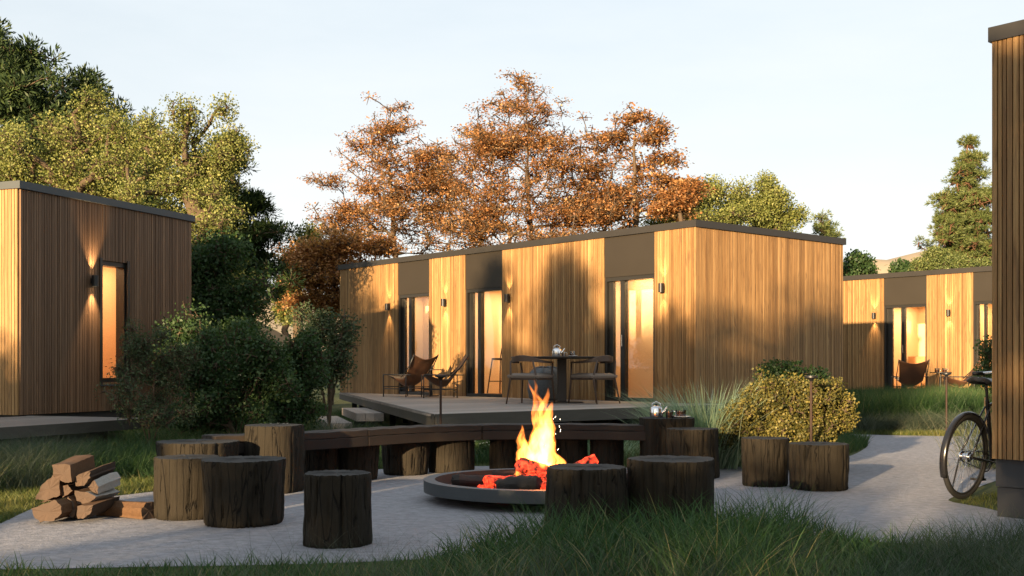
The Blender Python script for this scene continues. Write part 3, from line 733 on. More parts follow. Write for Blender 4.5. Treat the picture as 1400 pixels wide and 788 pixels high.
for i, (x, y, z, L, r, a, bb, c, m, lab) in enumerate(fire_logs):
    tag(rough_log(L*FS, r*FS, 100+i, M[m], None, FP + Vector((x*FS, y*FS, z-.125)), (a, bb, c), 'burning_log'), lab, 'log', 'logs burning in the fire pit')
# ember bed
g_ = np.random.default_rng(5); eb = MB()
for k in range(420):
    a = g_.uniform(0, 6.28); rr = .50*math.sqrt(g_.uniform()); c = Vector((rr*math.cos(a)-.02, rr*math.sin(a)*.85, .085+.13*(1-rr/.50)*g_.uniform(.3,1))); s_ = g_.uniform(.015, .045)
    m = Matrix.Translation(c) @ Matrix.Rotation(g_.uniform(0,3), 4, Vector((g_.normal(), g_.normal(), 1)).normalized()); eb.box((-s_,-s_*.7,-s_*.5), (s_,s_*.7,s_*.5), m)
o = eb.obj('embers', M['ember']); o.location = FP; tag(o, 'bed of glowing red coals in the middle of the fire pit', 'embers', kind='stuff')
# flames: twisting tongues of emitting gas
def tongue(mb, base, H, r, lean, seed, n=44, flat=.75):
    from mathutils import noise as mn
    g = np.random.default_rng(seed); ph = g.uniform(0, 6, 8); N = 56; o = len(mb.v); so = Vector((seed*3.7, seed*1.3, 0))
    for i in range(N):
        t = i/(N-1); prof = (math.sin(min(1, (t+.05)*2.4)*math.pi/2))*(1-t)**.7
        cx = base[0] + lean[0]*t*t + .045*math.sin(5.2*t+ph[0])*t + .016*math.sin(14*t+ph[1])*t; cy = base[1] + lean[1]*t + .03*math.sin(5*t+ph[2])*t
        for k in range(n):
            th = 2*math.pi*k/n; dr = Vector((math.cos(th), math.sin(th), 0))
            q = mn.noise(dr*1.1 + Vector((0,0,t*H*7)) + so)*.42 + mn.noise(dr*2.3 + Vector((0,0,t*H*18)) + so)*.26 + mn.noise(dr*5 + Vector((0,0,t*H*30)) + so)*.16
            q = r*prof*max(.08, 1 + q*(1.0+.8*t)) + mn.noise(dr*3 + Vector((0,0,t*H*26)) - so)*.012*prof; q = max(q, .0012*(1.5-t))
            mb.v.append((cx + q*dr.x, cy + q*dr.y*flat, base[2] + H*t + .02*mn.noise(dr*2 + Vector((0,0,t*5)) + so)*min(t, prof)*(1-t)))
    for i in range(N-1):
        for k in range(n): mb.f.append((o+i*n+k, o+i*n+(k+1)%n, o+(i+1)*n+(k+1)%n, o+(i+1)*n+k))
    mb.f.append(tuple(o+k for k in range(n))[::-1]); mb.f.append(tuple(o+(N-1)*n+k for k in range(n)))
fl = empty('fire', FP + Vector((-.01, .16, .10)), 0, 'tall yellow and orange flames blazing in the fire pit', 'fire')
T = [((.015,0,-.02), .60, .125, (.02,0), 1), ((.06,.02,.10), .58, .075, (-.02,0), 2), ((-.09,.0,.02), .40, .07, (-.02,0), 3), ((-.055,-.02,.16), .56, .045, (.03,.0), 4),
     ((.11,.0,-.04), .30, .085, (.0,0), 5), ((-.01,.0,-.04), .34, .165, (.0,0), 6), ((-.13,-.03,.10), .26, .045, (-.01,0), 7), ((.16,.03,-.05), .15, .065, (.02,0), 8), ((.03,.03,.22), .34, .055, (.03,0), 9), ((-.13,.02,-.05), .15, .08, (-.01,0), 10),
     ((-.0,.0,.48), .26, .026, (-.01,0), 11)]
fl.scale = (FS, FS, FS*1.04)
for a in T:
    mb = MB(); tongue(mb, *a); mb.obj('flame', M['flame'], fl, smooth=True)
g_ = np.random.default_rng(9); sb = MB()
for k in range(8):
    c = Vector((g_.uniform(.09,.16), g_.uniform(-.1,.1), g_.uniform(.40,.66))); u_ = Vector((g_.normal()*.3, 0, 1)).normalized(); sb.tube([c, c+u_*g_.uniform(.006,.018)], .0016, 4)
o = sb.obj('sparks', mat_emit('spark_glow', (1,.75,.5), 3)); o.location = FP; tag(o, 'tiny bright sparks flying beside the flames', 'sparks', kind='stuff')
# ------------------------------------------------------------------ firewood pile
def split_log(pts2, L, mats, loc, yaw, pitch=0, roll=0, label=None):
    """prism along local y with polygon end pts2 (x,z)"""
    g = np.random.default_rng(int(abs(loc[0]*1000)) + int(loc[2]*777)); n0 = len(pts2); P2 = []
    for a_ in range(n0):
        p0, p1 = pts2[a_], pts2[(a_+1) % n0]
        for q in range(4):
            f_ = q/4; nx, nz = (p1[1]-p0[1]), -(p1[0]-p0[0]); bl = (g.normal(0, .03) if q else 0); P2.append((p0[0]+(p1[0]-p0[0])*f_+nx*bl, p0[1]+(p1[1]-p0[1])*f_+nz*bl))
    pts2 = P2; n = len(pts2); mats = (mats[0], mats[1], [a_*4+q for a_ in mats[2] for q in range(4)])
    t = empty('firewood', loc, 0, label, 'firewood', 'split logs stacked beside the terrace'); t.rotation_euler = (pitch, roll, yaw)
    ns = 11; V = []; ln = g.normal(0, .0035, n)
    for i in range(ns):
        q = i/(ns-1); k_ = 1+.05*math.sin(q*5+loc[0]*9)
        for (x, z) in pts2: V.append((x*k_+g.normal(0,.0012)+ln[0]*0, q*L + (g.normal(0, .0025) if i in (0, ns-1) else 0), z*k_+g.normal(0,.0012)))
    V = [(v[0]*(1+ln[k_ % n]*2.5), v[1], v[2]*(1+ln[k_ % n]*2.5)) for k_, v in enumerate(V)]
    mb = MB(); mb.v = V
    for i in range(ns-1):
        for k in range(n): mb.f.append((i*n+k, (i+1)*n+k, (i+1)*n+(k+1)%n, i*n+(k+1)%n))
    me = mb.mesh('log_side', M[mats[0]], smooth=30)
    o = link('log_side', me, t)
    me.materials.append(M[mats[1]])
    for p in me.polygons:
        if (p.index % n) in mats[2]: p.material_index = 1
    for q, nm in ((0, 1), (1, -1)):
        eb = MB(); off = -.0006 if q == 0 else .0006
        eb.v = [(v[0], v[1]+off, v[2]) for v in V[q*(ns-1)*n:(q*(ns-1)+1)*n]]; cxx = sum(v[0] for v in eb.v)/n; czz = sum(v[2] for v in eb.v)/n
        eb.v.append((cxx, sum(v[1] for v in eb.v)/n, czz)); eb.f = [(k, (k+1)%n, n) if q == 0 else ((k+1)%n, k, n) for k in range(n)]
        eb.obj('log_end', M['log_end'], t)
    return t
# polygons traced from the ends, metres; pile stands about 8.1 m away
def pl(poly_px, d, L, mats, yaw, pitch=0, label=None):
    # px -> local around first point
    P = [dp(x, y, d) for x, y in poly_px]; c = sum(P, Vector())/len(P)
    return split_log([(p.x-c.x, p.z-c.z) for p in P], L, mats, (c.x, c.y, c.z), yaw, pitch, 0, label)
zoomed = lambda L_: [(20+x/6.064, 600+y/6.064) for x, y in L_]
YW = R(-7)
pl(zoomed([(135,580),(330,510),(385,545),(395,620),(330,680),(205,695),(150,640)]), 7.80, .36, ('split','split_bark',(4,5)), YW, 0, 'lowest left split log of the firewood pile')
pl(zoomed([(395,560),(440,480),(490,520),(512,600),(490,660),(400,610)]), 7.95, .34, ('split','split_bark',(3,)), YW, 0, 'small wedge shaped log at the bottom middle of the firewood pile')
pl(zoomed([(515,560),(660,545),(640,610),(570,668),(515,668)]), 7.85, .40, ('split_bark','split',(0,)), YW, R(2), 'lowest right log with dark bark in the firewood pile')
pl(zoomed([(170,500),(225,385),(320,300),(375,350),(382,465),(270,505)]), 8.00, .34, ('split','split_bark',(0,)), YW, 0, 'middle left log with a lit tip in the firewood pile')
pl(zoomed([(380,390),(440,385),(482,430),(400,490),(388,480)]), 8.02, .33, ('split','split_bark',(1,)), YW, 0, 'small middle log with grey bark in the firewood pile')
pl(zoomed([(492,430),(580,440),(686,480),(620,535),(515,548)]), 7.98, .36, ('split','split_pale',(1,2)), YW, 0, 'flat middle right log in the firewood pile')
pl(zoomed([(308,215),(465,215),(475,360),(420,365),(322,320)]), 7.95, .34, ('split','split_bark',(3,)), YW, R(6), 'big square split log on top of the firewood pile, sunlit')
pl(zoomed([(497,320),(540,290),(632,262),(635,320),(570,395),(497,398)]), 7.98, .38, ('split_bark','split',(0,1)), YW, R(5), 'upper right log with dark bark on the firewood pile')
pl(zoomed([(605,400),(660,340),(700,395),(690,462),(640,440)]), 8.0, .34, ('split_pale','split_pale',(0,)), YW, R(5), 'white barked log at the right of the firewood pile')
pl(zoomed([(215,530),(250,505),(330,500),(250,528)]), 8.05, .3, ('split','split_bark',(0,)), YW, 0, 'thin split piece wedged between the left logs of the firewood pile')
q = split_log([(-.06,-.05),(.05,-.055),(.075,.0),(.045,.055),(-.03,.06),(-.07,.01)], .46, ('split','split_bark',(0,1)), tuple(gp(204, 699, .06)), R(62), 0, 0, 'single split log lying between the firewood pile and the stumps')

# ------------------------------------------------------------------ kettle, cup, bowl
def kettle(loc, rz, s, label):
    t = empty('kettle', loc, rz, label, 'kettle', 'steel kettles')
    b = MB(); b.lathe([(.001,.0),(.066*s,0),(.069*s,.006*s),(.069*s,.092*s),(.062*s,.108*s),(.045*s,.116*s),(.001,.118*s)], 36); b.obj('kettle_body', M['steel'], t, smooth=40)
    b = MB(); b.lathe([(.047*s,.1165*s),(.044*s,.124*s),(.012*s,.129*s),(.001,.129*s)], 28); b.obj('lid', M['steel'], t, smooth=40)
    b = MB(); b.lathe([(.007*s,.1285*s),(.014*s,.142*s),(.010*s,.15*s),(.001,.151*s)], 16); b.obj('knob', M['black'], t, smooth=40)
    b = MB(); b.tube([(.06*s,0,.045*s),(.085*s,0,.07*s),(.118*s,0,.118*s)], [.017*s,.013*s,.008*s], 12); b.obj('spout', M['steel'], t, smooth=40)
    b = MB(); b.tube([(-.052*s,0,.11*s),(-.045*s,0,.15*s),(0,0,.172*s),(.045*s,0,.15*s),(.052*s,0,.11*s)], .0045*s, 8); b.obj('handle', M['steel'], t, smooth=True)
    return t
def glass_cup(loc, r, h, label, tea=.7, handle=True, rz=0):
    t = empty('tea_glass', loc, rz, label, 'tea glass', 'tea glasses')
    b = MB(); b.lathe([(.001,0),(r*.9,0),(r,.008),(r,h),(r-.003,h),(r-.003,.008),(.001,.006)], 28); b.obj('cup', M['cup_glass'], t, smooth=40)
    b = MB(); b.lathe([(.001,.0065),(r-.004,.009),(r-.004,h*tea),(.001,h*tea)], 24); b.obj('tea', M['tea'], t, smooth=40)
    if handle:
        b = MB(); b.tube([(r-.001,0,h*.85),(r+.028,0,h*.78),(r+.03,0,h*.4),(r-.001,0,h*.2)], .004, 8); b.obj('handle', M['steel'], t, smooth=True)
    return t
def saucer(loc, r, label):
    b = MB(); b.lathe([(.001,.003),(r*.6,.003),(r,.014),(r,.017),(r*.6,.007),(.001,.006)], 32); o = b.obj('saucer', M['white_paint'], smooth=40); o.location = loc
    return tag(o, label, 'saucer', 'white saucers')
KS = stumps[9].location; kz = KS.z + .5615
kettle((KS.x-.115, KS.y-.05, kz), R(-25), .95, 'polished steel kettle on the tall stump right of the bench')
glass_cup((KS.x-.0, KS.y-.17, kz), .035, .085, 'small glass mug of dark tea beside the kettle on the stump', rz=R(0))
saucer((KS.x+.13, KS.y-.06, kz+.001), .10, 'white saucer under the tea bowl on the stump')
glass_cup((KS.x+.13, KS.y-.06, kz+.009), .055, .07, 'wide glass tea bowl on a white saucer on the stump', .8, False)

# ------------------------------------------------------------------ garden lights
for px, d, top, lab in ((602.5, 12.6, 513, 'rusty garden light with a disc head behind the curved bench'), (1109, 11.2, 514, 'rusty garden light with a disc head before the golden bush'), (1294, 15.5, 510, 'rusty garden light with a disc head in the grass left of the bicycle')):
    zt = HC + (HY-top)*d/FPX; t = empty('garden_light', ((px-CX)*d/FPX, d, 0), 0, lab, 'garden light', 'slim garden lights')
    b = MB(); b.tube([(0,0,-.05),(0,0,zt-.03)], .0135, 12); b.obj('post', M['rust'], t, smooth=40)
    b = MB(); b.lathe([(.013,zt-.055),(.03,zt-.032),(.065,zt-.018),(.065,zt),(.001,zt+.003)], 24); b.obj('lamp_head', M['black'], t, smooth=35)
    b = MB(); b.lathe([(.04,0),(.04,.012),(.001,.012)], 16); b.obj('foot', M['rust'], t, smooth=35)

# ------------------------------------------------------------------ terrace furniture
def armchair(loc, rz, label):
    t = empty('armchair', loc, rz, label, 'armchair', 'rounded wooden armchairs at the dining table')   # faces +y
    w, dd, sh = .27, .25, .43
    for sx in (-1, 1):
        b = MB(); b.tube([(sx*(w+.03), dd+.03, 0), (sx*w, dd, sh), (sx*(w+.02), dd-.03, .66)], [.012, .019, .013], 10); b.obj('leg', M['darkwood'], t, smooth=True)
        b = MB(); b.tube([(sx*(w-.02), -dd-.10, 0), (sx*(w-.04), -dd+.01, sh), (sx*(w-.07), -dd-.05, .69)], [.012, .019, .013], 10); b.obj('leg', M['darkwood'], t, smooth=True)
    b = MB(); b.tube([(-w, dd, .40), (w, dd, .40)], .016, 8); b.tube([(-w+.03, -dd+.02, .40), (w-.03, -dd+.02, .40)], .016, 8)
    for sx in (-1, 1): b.tube([(sx*w, dd, .40), (sx*(w-.04), -dd+.02, .40)], .016, 8)
    b.obj('seat_frame', M['darkwood'], t, smooth=True)
    # cushion
    P = []; N = 12
    for i in range(N+1):
        row = []
        for j in range(N+1):
            u, v = i/N*2-1, j/N*2-1; ed = max(abs(u), abs(v)); row.append((u*(w+.015)*(1-.04*v*v*0), v*(dd+.01), .47 - .035*max(0, ed-.7)/.3*ed - .012*(1-u*u)*(1-v*v)))
        P.append(row)
    b = MB(); b.grid(P); b.obj('cushion', M['cushion'], t, smooth=True, solid=.055, bevel=.01)
    # curved arm and back band
    path = []
    for k in range(25):
        a = math.pi*(k/24); x = -math.cos(a)*(w+.045); y = .19 - math.sin(a)**.8*.50; path.append((x, y, .665 + .065*math.sin(a)**2))
    b = MB(); N = len(path)
    for k, p in enumerate(path):
        f_ = math.sin(math.pi*k/(N-1)); hh = .014 + .036*f_**2; tt = .020 - .006*f_
        c = Vector((p[0], p[1], 0)) - Vector((0, .0, 0)); nn = Vector((p[0], (p[1]-.12)*1.0, 0)).normalized() if Vector((p[0], p[1]-.12, 0)).length > 0 else Vector((1,0,0))
        for s1, s2 in ((1,-1),(1,1),(-1,1),(-1,-1)): b.v.append((p[0]+nn.x*tt*s1, p[1]+nn.y*tt*s1, p[2]+hh*s2))
    for k in range(N-1):
        for q in range(4): b.f.append((k*4+q, k*4+(q+1)%4, (k+1)*4+(q+1)%4, (k+1)*4+q))
    b.f.append((3,2,1,0)); e = (N-1)*4; b.f.append((e,e+1,e+2,e+3)); b.obj('backrest', M['darkwood'], t, smooth=50, bevel=.005)
    return t
DKZ = .4905
dt = dp(768, 503, 19.0); tb = empty('dining_table', (dt.x, 19.0, DKZ), 0, 'round dark dining table with a square column on the long deck', 'table')
b = MB(); b.lathe([(.001,.728),(.70,.728),(.845,.742),(.85,.756),(.845,.762),(.001,.762)], 64); b.obj('tabletop', M['charwood'], tb, smooth=35)
add_box(tb, 'column', M['charwood'], (-.075,-.075,.02), (.075,.075,.7275), bevel=.01); b = MB(); b.lathe([(.001,.0),(.36,.0),(.36,.015),(.08,.022),(.001,.022)], 40); b.obj('base_plate', M['charwood'], tb, smooth=35)
a1 = dp(725, 503, 18.45); armchair((a1.x, 18.45, DKZ), R(-28), 'dark wooden armchair left of the dining table, behind the flames')
a2 = dp(812, 503, 18.6); armchair((a2.x, 18.6, DKZ), R(38), 'dark wooden armchair right of the dining table')
p_ = dp(747, 503, 20.3); po = empty('pouf', (p_.x, 20.3, DKZ), 0, 'grey woven pouf behind the dining table column', 'pouf')
b = MB(); pr = [(.001,0),(.22,0),(.30,.04),(.335,.2),(.33,.38),(.27,.52),(.16,.575),(.001,.585)]; b.lathe(pr, 40)
for k, v in enumerate(b.v):
    th = math.atan2(v[1], v[0]); f_ = 1+.035*math.sin(9*th+v[2]*6)+.02*math.sin(17*th); b.v[k] = (v[0]*f_, v[1]*f_, v[2])
b.obj('pouf_body', M['pouf'], po, smooth=True)
b = MB()
for k in range(9):
    a = k*.7; b.tube([(0,0,.585),(.1*math.cos(a),.1*math.sin(a),.60),(.22*math.cos(a+.2),.22*math.sin(a+.2),.575),(.31*math.cos(a+.3),.31*math.sin(a+.3),.47)], [.012,.012,.009,.005], 6)
b.obj('piping', M['pouf'], po, smooth=True)
kettle((dt.x-.085, 18.9, DKZ+.763), R(-15), 1.15, 'polished steel kettle in the middle of the dining table')
glass_cup((dt.x+.02, 18.75, DKZ+.763), .03, .075, 'small tea glass in front of the kettle on the dining table')
saucer((dt.x+.17, 18.85, DKZ+.7631), .085, 'white saucer under the glass on the dining table')
glass_cup((dt.x+.17, 18.85, DKZ+.771), .05, .085, 'clear glass cup on a saucer right of the kettle on the dining table', .4, False)

def sling_chair(loc, rz, label, s=1.0):
    t = empty('sling_chair', loc, rz, label, 'sling chair', 'leather sling chairs')   # faces +y
    w, f, bk = .34*s, .40*s, -.34*s
    b = MB(); r = .011
    for sx in (-1, 1):
        b = MB(); b.tube([(sx*w, f, 0), (sx*w, f, .44)], r, 8); b.obj('leg', M['black'], t, smooth=True)
        b = MB(); b.tube([(sx*w, bk+.1, 0), (sx*w, bk+.1, .44)], r, 8); b.obj('leg', M['black'], t, smooth=True)
        b = MB(); b.tube([(sx*w, f, .44), (sx*w, bk-.02, .44)], r, 8); b.tube([(sx*w, f, .16), (sx*w, bk+.1, .16)], r*.8, 8); b.obj('side_rail', M['black'], t, smooth=True)
        b = MB(); b.tube([(sx*w, bk+.22, .40), (sx*w, bk+.0, .62), (sx*w*1.0, bk-.13, .84)], r, 8); b.obj('back_post', M['black'], t, smooth=True)
    b = MB(); b.tube([(-w, f, .20), (w, f, .20)], r*.8, 8); b.tube([(-w, bk+.1, .20), (w, bk+.1, .20)], r*.8, 8); b.tube([(-w, bk+.1, .11), (w, bk+.1, .11)], r*.8, 8); b.obj('cross_rail', M['black'], t, smooth=True)
    P = []; N = 18
    for i in range(N+1):
        v = i/N; row = []     # v 0 = front edge, 1 = top of the back
        cy = f + (bk-.13-f)*(v**.9); line = .45 + (.84-.45)*max(0, (v-.55)/.45)**1.05
        sag = .27*math.sin(math.pi*min(1, v/.93))**.9 * (1 if v < .93 else 0)
        for j in range(N+1):
            u = j/N*2-1; ww = w*(1 - .20*math.sin(math.pi*v)**1.0*1.0)
            e = 1-abs(u)**1.7
            z = line - sag*e*.85 - (.10*e*(v**6)) - (.04*e*((1-v)**6)) - .10*abs(u)*math.sin(math.pi*v)**1.2
            y = cy + e*.06*math.sin(math.pi*v) - (.03*e*(1-v)**5)
            row.append((u*ww, y, z))
        P.append(row)
    b = MB(); b.grid(P); b.obj('sling', M['leather'], t, smooth=True, solid=.007)
    return t
c1 = dp(560, 503, 22.9); sling_chair((c1.x, 22.9, DKZ), R(50), 'leather sling chair at the left end of the long deck facing left')
c2 = dp(606, 503, 22.2); sling_chair((c2.x, 22.2, DKZ), R(98), 'leather sling chair right of the small round side table on the long deck')
s_ = dp(590, 503, 23.2); sd = empty('side_table', (s_.x, 23.2, DKZ), 0, 'small round dark side table between the sling chairs on the long deck', 'side table', 'small round side tables')
def side_table(sd):
    b = MB(); b.lathe([(.001,.53),(.24,.53),(.24,.548),(.001,.548)], 32); b.obj('tabletop', M['black'], sd, smooth=35)
    b = MB(); b.tube([(0,0,.02),(0,0,.53)], .022, 10); b.obj('column', M['black'], sd, smooth=35)
    b = MB(); b.lathe([(.001,0),(.15,0),(.15,.018),(.001,.02)], 28); b.obj('base_plate', M['black'], sd, smooth=35)
side_table(sd)
glass_cup((s_.x+.0, 23.1, DKZ+.549), .04, .08, 'tea glass on the small side table of the long deck', .6)
kettle((s_.x-.08, 23.25, DKZ+.549), 0, .7, 'little steel kettle on the small side table of the long deck')
c3 = dp(1244, 503, 26.9); sling_chair((c3.x, 26.9, .42), R(-8), 'leather sling chair seen from behind before the rear kitchen door')
c4 = dp(1313, 503, 26.2); sling_chair((c4.x, 26.2, .42), R(78), 'tan leather sling chair right of the rear side table, partly behind leaves')
s2 = dp(1286, 503, 26.4); sd2 = empty('side_table', (s2.x, 26.4, .42), 0, 'small round side table between the rear sling chairs', 'side table', 'small round side tables'); side_table(sd2)
glass_cup((s2.x+.09, 26.4, .42+.549), .05, .09, 'tea glass on the right of the rear side table', .5); glass_cup((s2.x-.1, 26.35, .42+.549), .05, .09, 'tea glass on the left of the rear side table', .5)
# rear terrace slab under them
td = empty('deck', (O3.x, O3.y, 0), PH, 'low timber terrace before the rear right cabin in the grass', 'deck')
for q in range(18): add_box(td, 'plank', M['deck'], (X3(1195), -.05-.145*(q+1)+.007, .39), (X3(1400), -.05-.145*q, .42))
add_box(td, 'joist', M['plinth'], (X3(1196), -2.6, 0), (X3(1399), -.1, .388))
# bar table and stool in the kitchen of the long cabin
F_ = Wm
xa = X(663)
def wl(x, y, z): return Wm @ Vector((x, y, z))
bt = empty('bar_table', wl(X(683)-.15, .95, BZ+.056), PH, 'light wooden bar table seen through the middle glass door', 'table')
add_box(bt, 'tabletop', M['interior_wood'], (-.55,-.28,.98), (.45,.28,1.02), bevel=.005); add_box(bt, 'end_panel', M['interior_wood'], (.22,-.22,0), (.30,.22,.979), bevel=.004); add_box(bt, 'end_panel', M['interior_wood'], (-.5,-.22,0), (-.46,.22,.979), bevel=.004)
bs = empty('bar_stool', wl(X(676)-.45, .55, BZ+.056), PH, 'wooden bar stool beside the bar table behind the middle glass door', 'bar stool')
for sx in (-1, 1):
    for sy in (-1, 1): b = MB(); b.tube([(sx*.20, sy*.20, 0), (sx*.13, sy*.13, .68)], .014, 8); b.obj('leg', M['darkwood'], bs, smooth=True)
b = MB(); b.lathe([(.001,.68),(.19,.68),(.2,.70),(.19,.72),(.001,.715)], 24); b.obj('seat', M['darkwood'], bs, smooth=35)
b = MB(); b.tube([(-.18,.18,.25),(.18,.18,.25),(.18,-.18,.25),(-.18,-.18,.25),(-.18,.18,.25)], .009, 8); b.obj('footrest', M['black'], bs)
b = MB(); b.tube([(-.17,.12,.72),(-.18,.17,.92),(0,.22,.96),(.18,.17,.92),(.17,.12,.72)], .013, 8); b.obj('backrest', M['darkwood'], bs, smooth=True)
# hook and hat-like tap on the left cabin inner wall is too small; a wall hook stands for the small dark knob
hk = empty('wall_hook', (0,0,0), 0, 'small dark hook on the amber wall behind the left cabin window', 'hook')
hp = Wl @ Vector(((w0+w1)/2+.1, .16+1.48, 0)); hk.location = (hp.x, hp.y, zat(OL, LA, 137, 442)); hk.rotation_euler = (0,0,PL)
b = MB(); b.tube([(0,.015,0),(0,-.06,0),(0,-.08,.05)], .012, 8); b.obj('hook', M['darkwood'], hk, smooth=True); add_box(hk, 'back_plate', M['darkwood'], (-.03,.0,-.04), (.03,.018,.04))

# ------------------------------------------------------------------ bicycle
BK = gp(1316, 683, .004); bi = empty('bicycle', (BK.x, BK.y, .004), math.atan2(.65, .76), 'black city bicycle with a black saddle leaning behind the near right cabin corner', 'bicycle')
bi.rotation_euler = (R(4), 0, math.atan2(.65, .76))
def torus(mb, c, Rr, r, n=56, m=10, ax='y', a0=0, a1=2*math.pi, rx=1.0):
    pts = [Vector((c[0]+Rr*math.cos(a0+(a1-a0)*k/n), c[1], c[2]+Rr*math.sin(a0+(a1-a0)*k/n))) for k in range(n+1)]
    mb.tube(pts, r, m, cap=True)
for wx, nm in ((0, 'rear'), (1.06, 'front')):
    wh = empty('wheel', (wx, 0, .35)); wh.parent = bi
    b = MB(); torus(b, (0,0,0), .328, .021); b.obj('tyre', M['tyre'], wh, smooth=True)
    b = MB(); torus(b, (0,0,0), .302, .009); b.obj('rim', M['black'], wh, smooth=True)
    b = MB(); b.tube([(0,-.05,0),(0,.05,0)], .018 if wx else .026, 14); b.tube([(0,-.035,0),(0,-.028,0)], .042, 16); b.tube([(0,.028,0),(0,.035,0)], .042, 16); b.obj('hub', M['chrome'], wh, smooth=40)
    b = MB()
    for k in range(28):
        a = 2*math.pi*k/28; sgn = 1 if k % 2 else -1; a2 = a + .9*(1 if (k//2) % 2 else -1)
        b.tube([(.04*math.cos(a2), sgn*.03, .04*math.sin(a2)), (.30*math.cos(a), 0, .30*math.sin(a))], .0013, 4)
    b.obj('spokes', M['chrome'], wh)
b = MB(); P = []
for k in range(31):
    a = R(28) + (R(205)-R(28))*k/30; row = []
    for j in range(7):
        q = (j/6*2-1); rr = .365 - .012*q*q; row.append((rr*math.cos(a), q*.027, .35+rr*math.sin(a)))
    P.append(row)
b.grid(P); b.obj('mudguard', M['bikeblack'], bi, smooth=True, solid=.003)
tubes = [('seat_tube', [(.45,0,.28),(.30,0,.80)], .016), ('top_tube', [(.315,0,.755),(.86,0,.86)], .014), ('down_tube', [(.45,0,.28),(.88,0,.78)], .017), ('head_tube', [(.895,0,.74),(.85,0,.92)], .018)]
for nm, pts, r in tubes: b = MB(); b.tube(pts, r, 12); b.obj(nm, M['bikeblack'], bi, smooth=40)
for sy in (-1, 1):
    b = MB(); b.tube([(0,sy*.055,.35),(.45,sy*.03,.28)], .009, 8); b.obj('chain_stay', M['bikeblack'], bi, smooth=True)
    b = MB(); b.tube([(0,sy*.055,.35),(.31,sy*.02,.745)], .0075, 8); b.obj('seat_stay', M['bikeblack'], bi, smooth=True)
    b = MB(); b.tube([(.90,sy*.04,.72),(.98,sy*.05,.50),(1.06,sy*.05,.35)], .010, 8); b.obj('fork_blade', M['bikeblack'], bi, smooth=True)
    b = MB(); b.tube([(.45,sy*.08,.28),(.45+sy*.05,sy*.09,.28-sy*.16)], .009, 8); b.obj('crank_arm', M['black'], bi, smooth=True)
    add_box(bi, 'pedal', M['black'], (.40+sy*.05, sy*.09 if sy > 0 else -.18, .265-sy*.16), (.50+sy*.05, .18 if sy > 0 else -.09, .285-sy*.16))
b = MB(); torus(b, (.45,.045,.28), .085, .006, 32, 6); torus(b, (.45,.045,.28), .06, .005, 32, 6); b.obj('chainring', M['black'], bi, smooth=True)
b = MB(); b.tube([(.0,.045,.385),(.45,.045,.365)], .005, 6); b.tube([(.0,.045,.315),(.45,.045,.196)], .005, 6); b.obj('chain', M['black'], bi)
b = MB(); b.tube([(.305,0,.78),(.262,0,.93)], .0125, 12); b.obj('seat_post', M['bikeblack'], bi, smooth=40)
b = MB(); P = []
for i in range(19):
    u = i/18; x = .12 + .29*u; wd = .085*(1-u)**.55 + .018; wd = wd*(1 if u > .02 else .75); row = []
    for j in range(13):
        q = j/12*2-1; row.append((x, q*wd, .965 + .018*math.sin(u*math.pi)*0 + .02*(1-u)**2 - .035*abs(q)**3 - .012*math.exp(-(q/.2)**2)*(1-u)))
    P.append(row)
b.grid(P); b.obj('saddle', M['black'], bi, smooth=True, solid=.03, bevel=.006)
b = MB(); b.tube([(.86,0,.90),(.84,0,.98)], .013, 10); b.tube([(.84,0,.98),(.90,0,1.0)], .013, 10); b.tube([(.74,.30,1.0),(.86,.20,1.02),(.90,.05,1.0),(.90,-.05,1.0),(.86,-.20,1.02),(.74,-.30,1.0)], .011, 10); b.obj('handlebar', M['chrome'], bi, smooth=True)
for sy in (-1, 1): b = MB(); b.tube([(.68,sy*.335,.995),(.77,sy*.285,1.0)], .017, 10); b.obj('grip', M['black'], bi, smooth=True)
b = MB(); b.tube([(.02,.06,.34),(.06,.13,.04)], .007, 8); b.obj('kickstand', M['black'], bi)

# ------------------------------------------------------------------ vegetation
def tubes_from_edges(A, B, ra, rb, sides=5):
    A = np.asarray(A); B = np.asarray(B); n = len(A); d = B - A; L = np.linalg.norm(d, axis=1, keepdims=True); L[L < 1e-6] = 1e-6; d = d/L
    ref = np.where(np.abs(d[:, 2:3]) > .9, np.array([[1., 0, 0]]), np.array([[0, 0, 1.]])); u = np.cross(d, ref); u /= np.linalg.norm(u, axis=1, keepdims=True); v = np.cross(d, u)
    th = np.linspace(0, 2*np.pi, sides, endpoint=False); c, s = np.cos(th)[None, :, None], np.sin(th)[None, :, None]
    ring = u[:, None]*c + v[:, None]*s
    VA = A[:, None] + ring*np.asarray(ra)[:, None, None]; VB = B[:, None] + d[:, None]*np.asarray(rb)[:, None, None]*.3 + ring*np.asarray(rb)[:, None, None]
    V = np.concatenate([VA, VB], 1).reshape(-1, 3); k = np.arange(sides); k2 = (k+1) % sides; o = (np.arange(n)*2*sides)[:, None]
    F = np.stack([o+k, o+k2, o+k2+sides, o+k+sides], -1).reshape(-1, 4); return V, F
def unit_rand(g, n):
    v = g.normal(size=(n, 3)); return v/np.linalg.norm(v, axis=1, keepdims=True)
def leaf_quads(C, D, T, size, asp=.32):
    s = size[:, None]; V = np.stack([C - D*s*.5, C + T*s*asp, C + D*s*.5, C - T*s*asp], 1).reshape(-1, 3); return V, np.arange(len(V)).reshape(-1, 4)
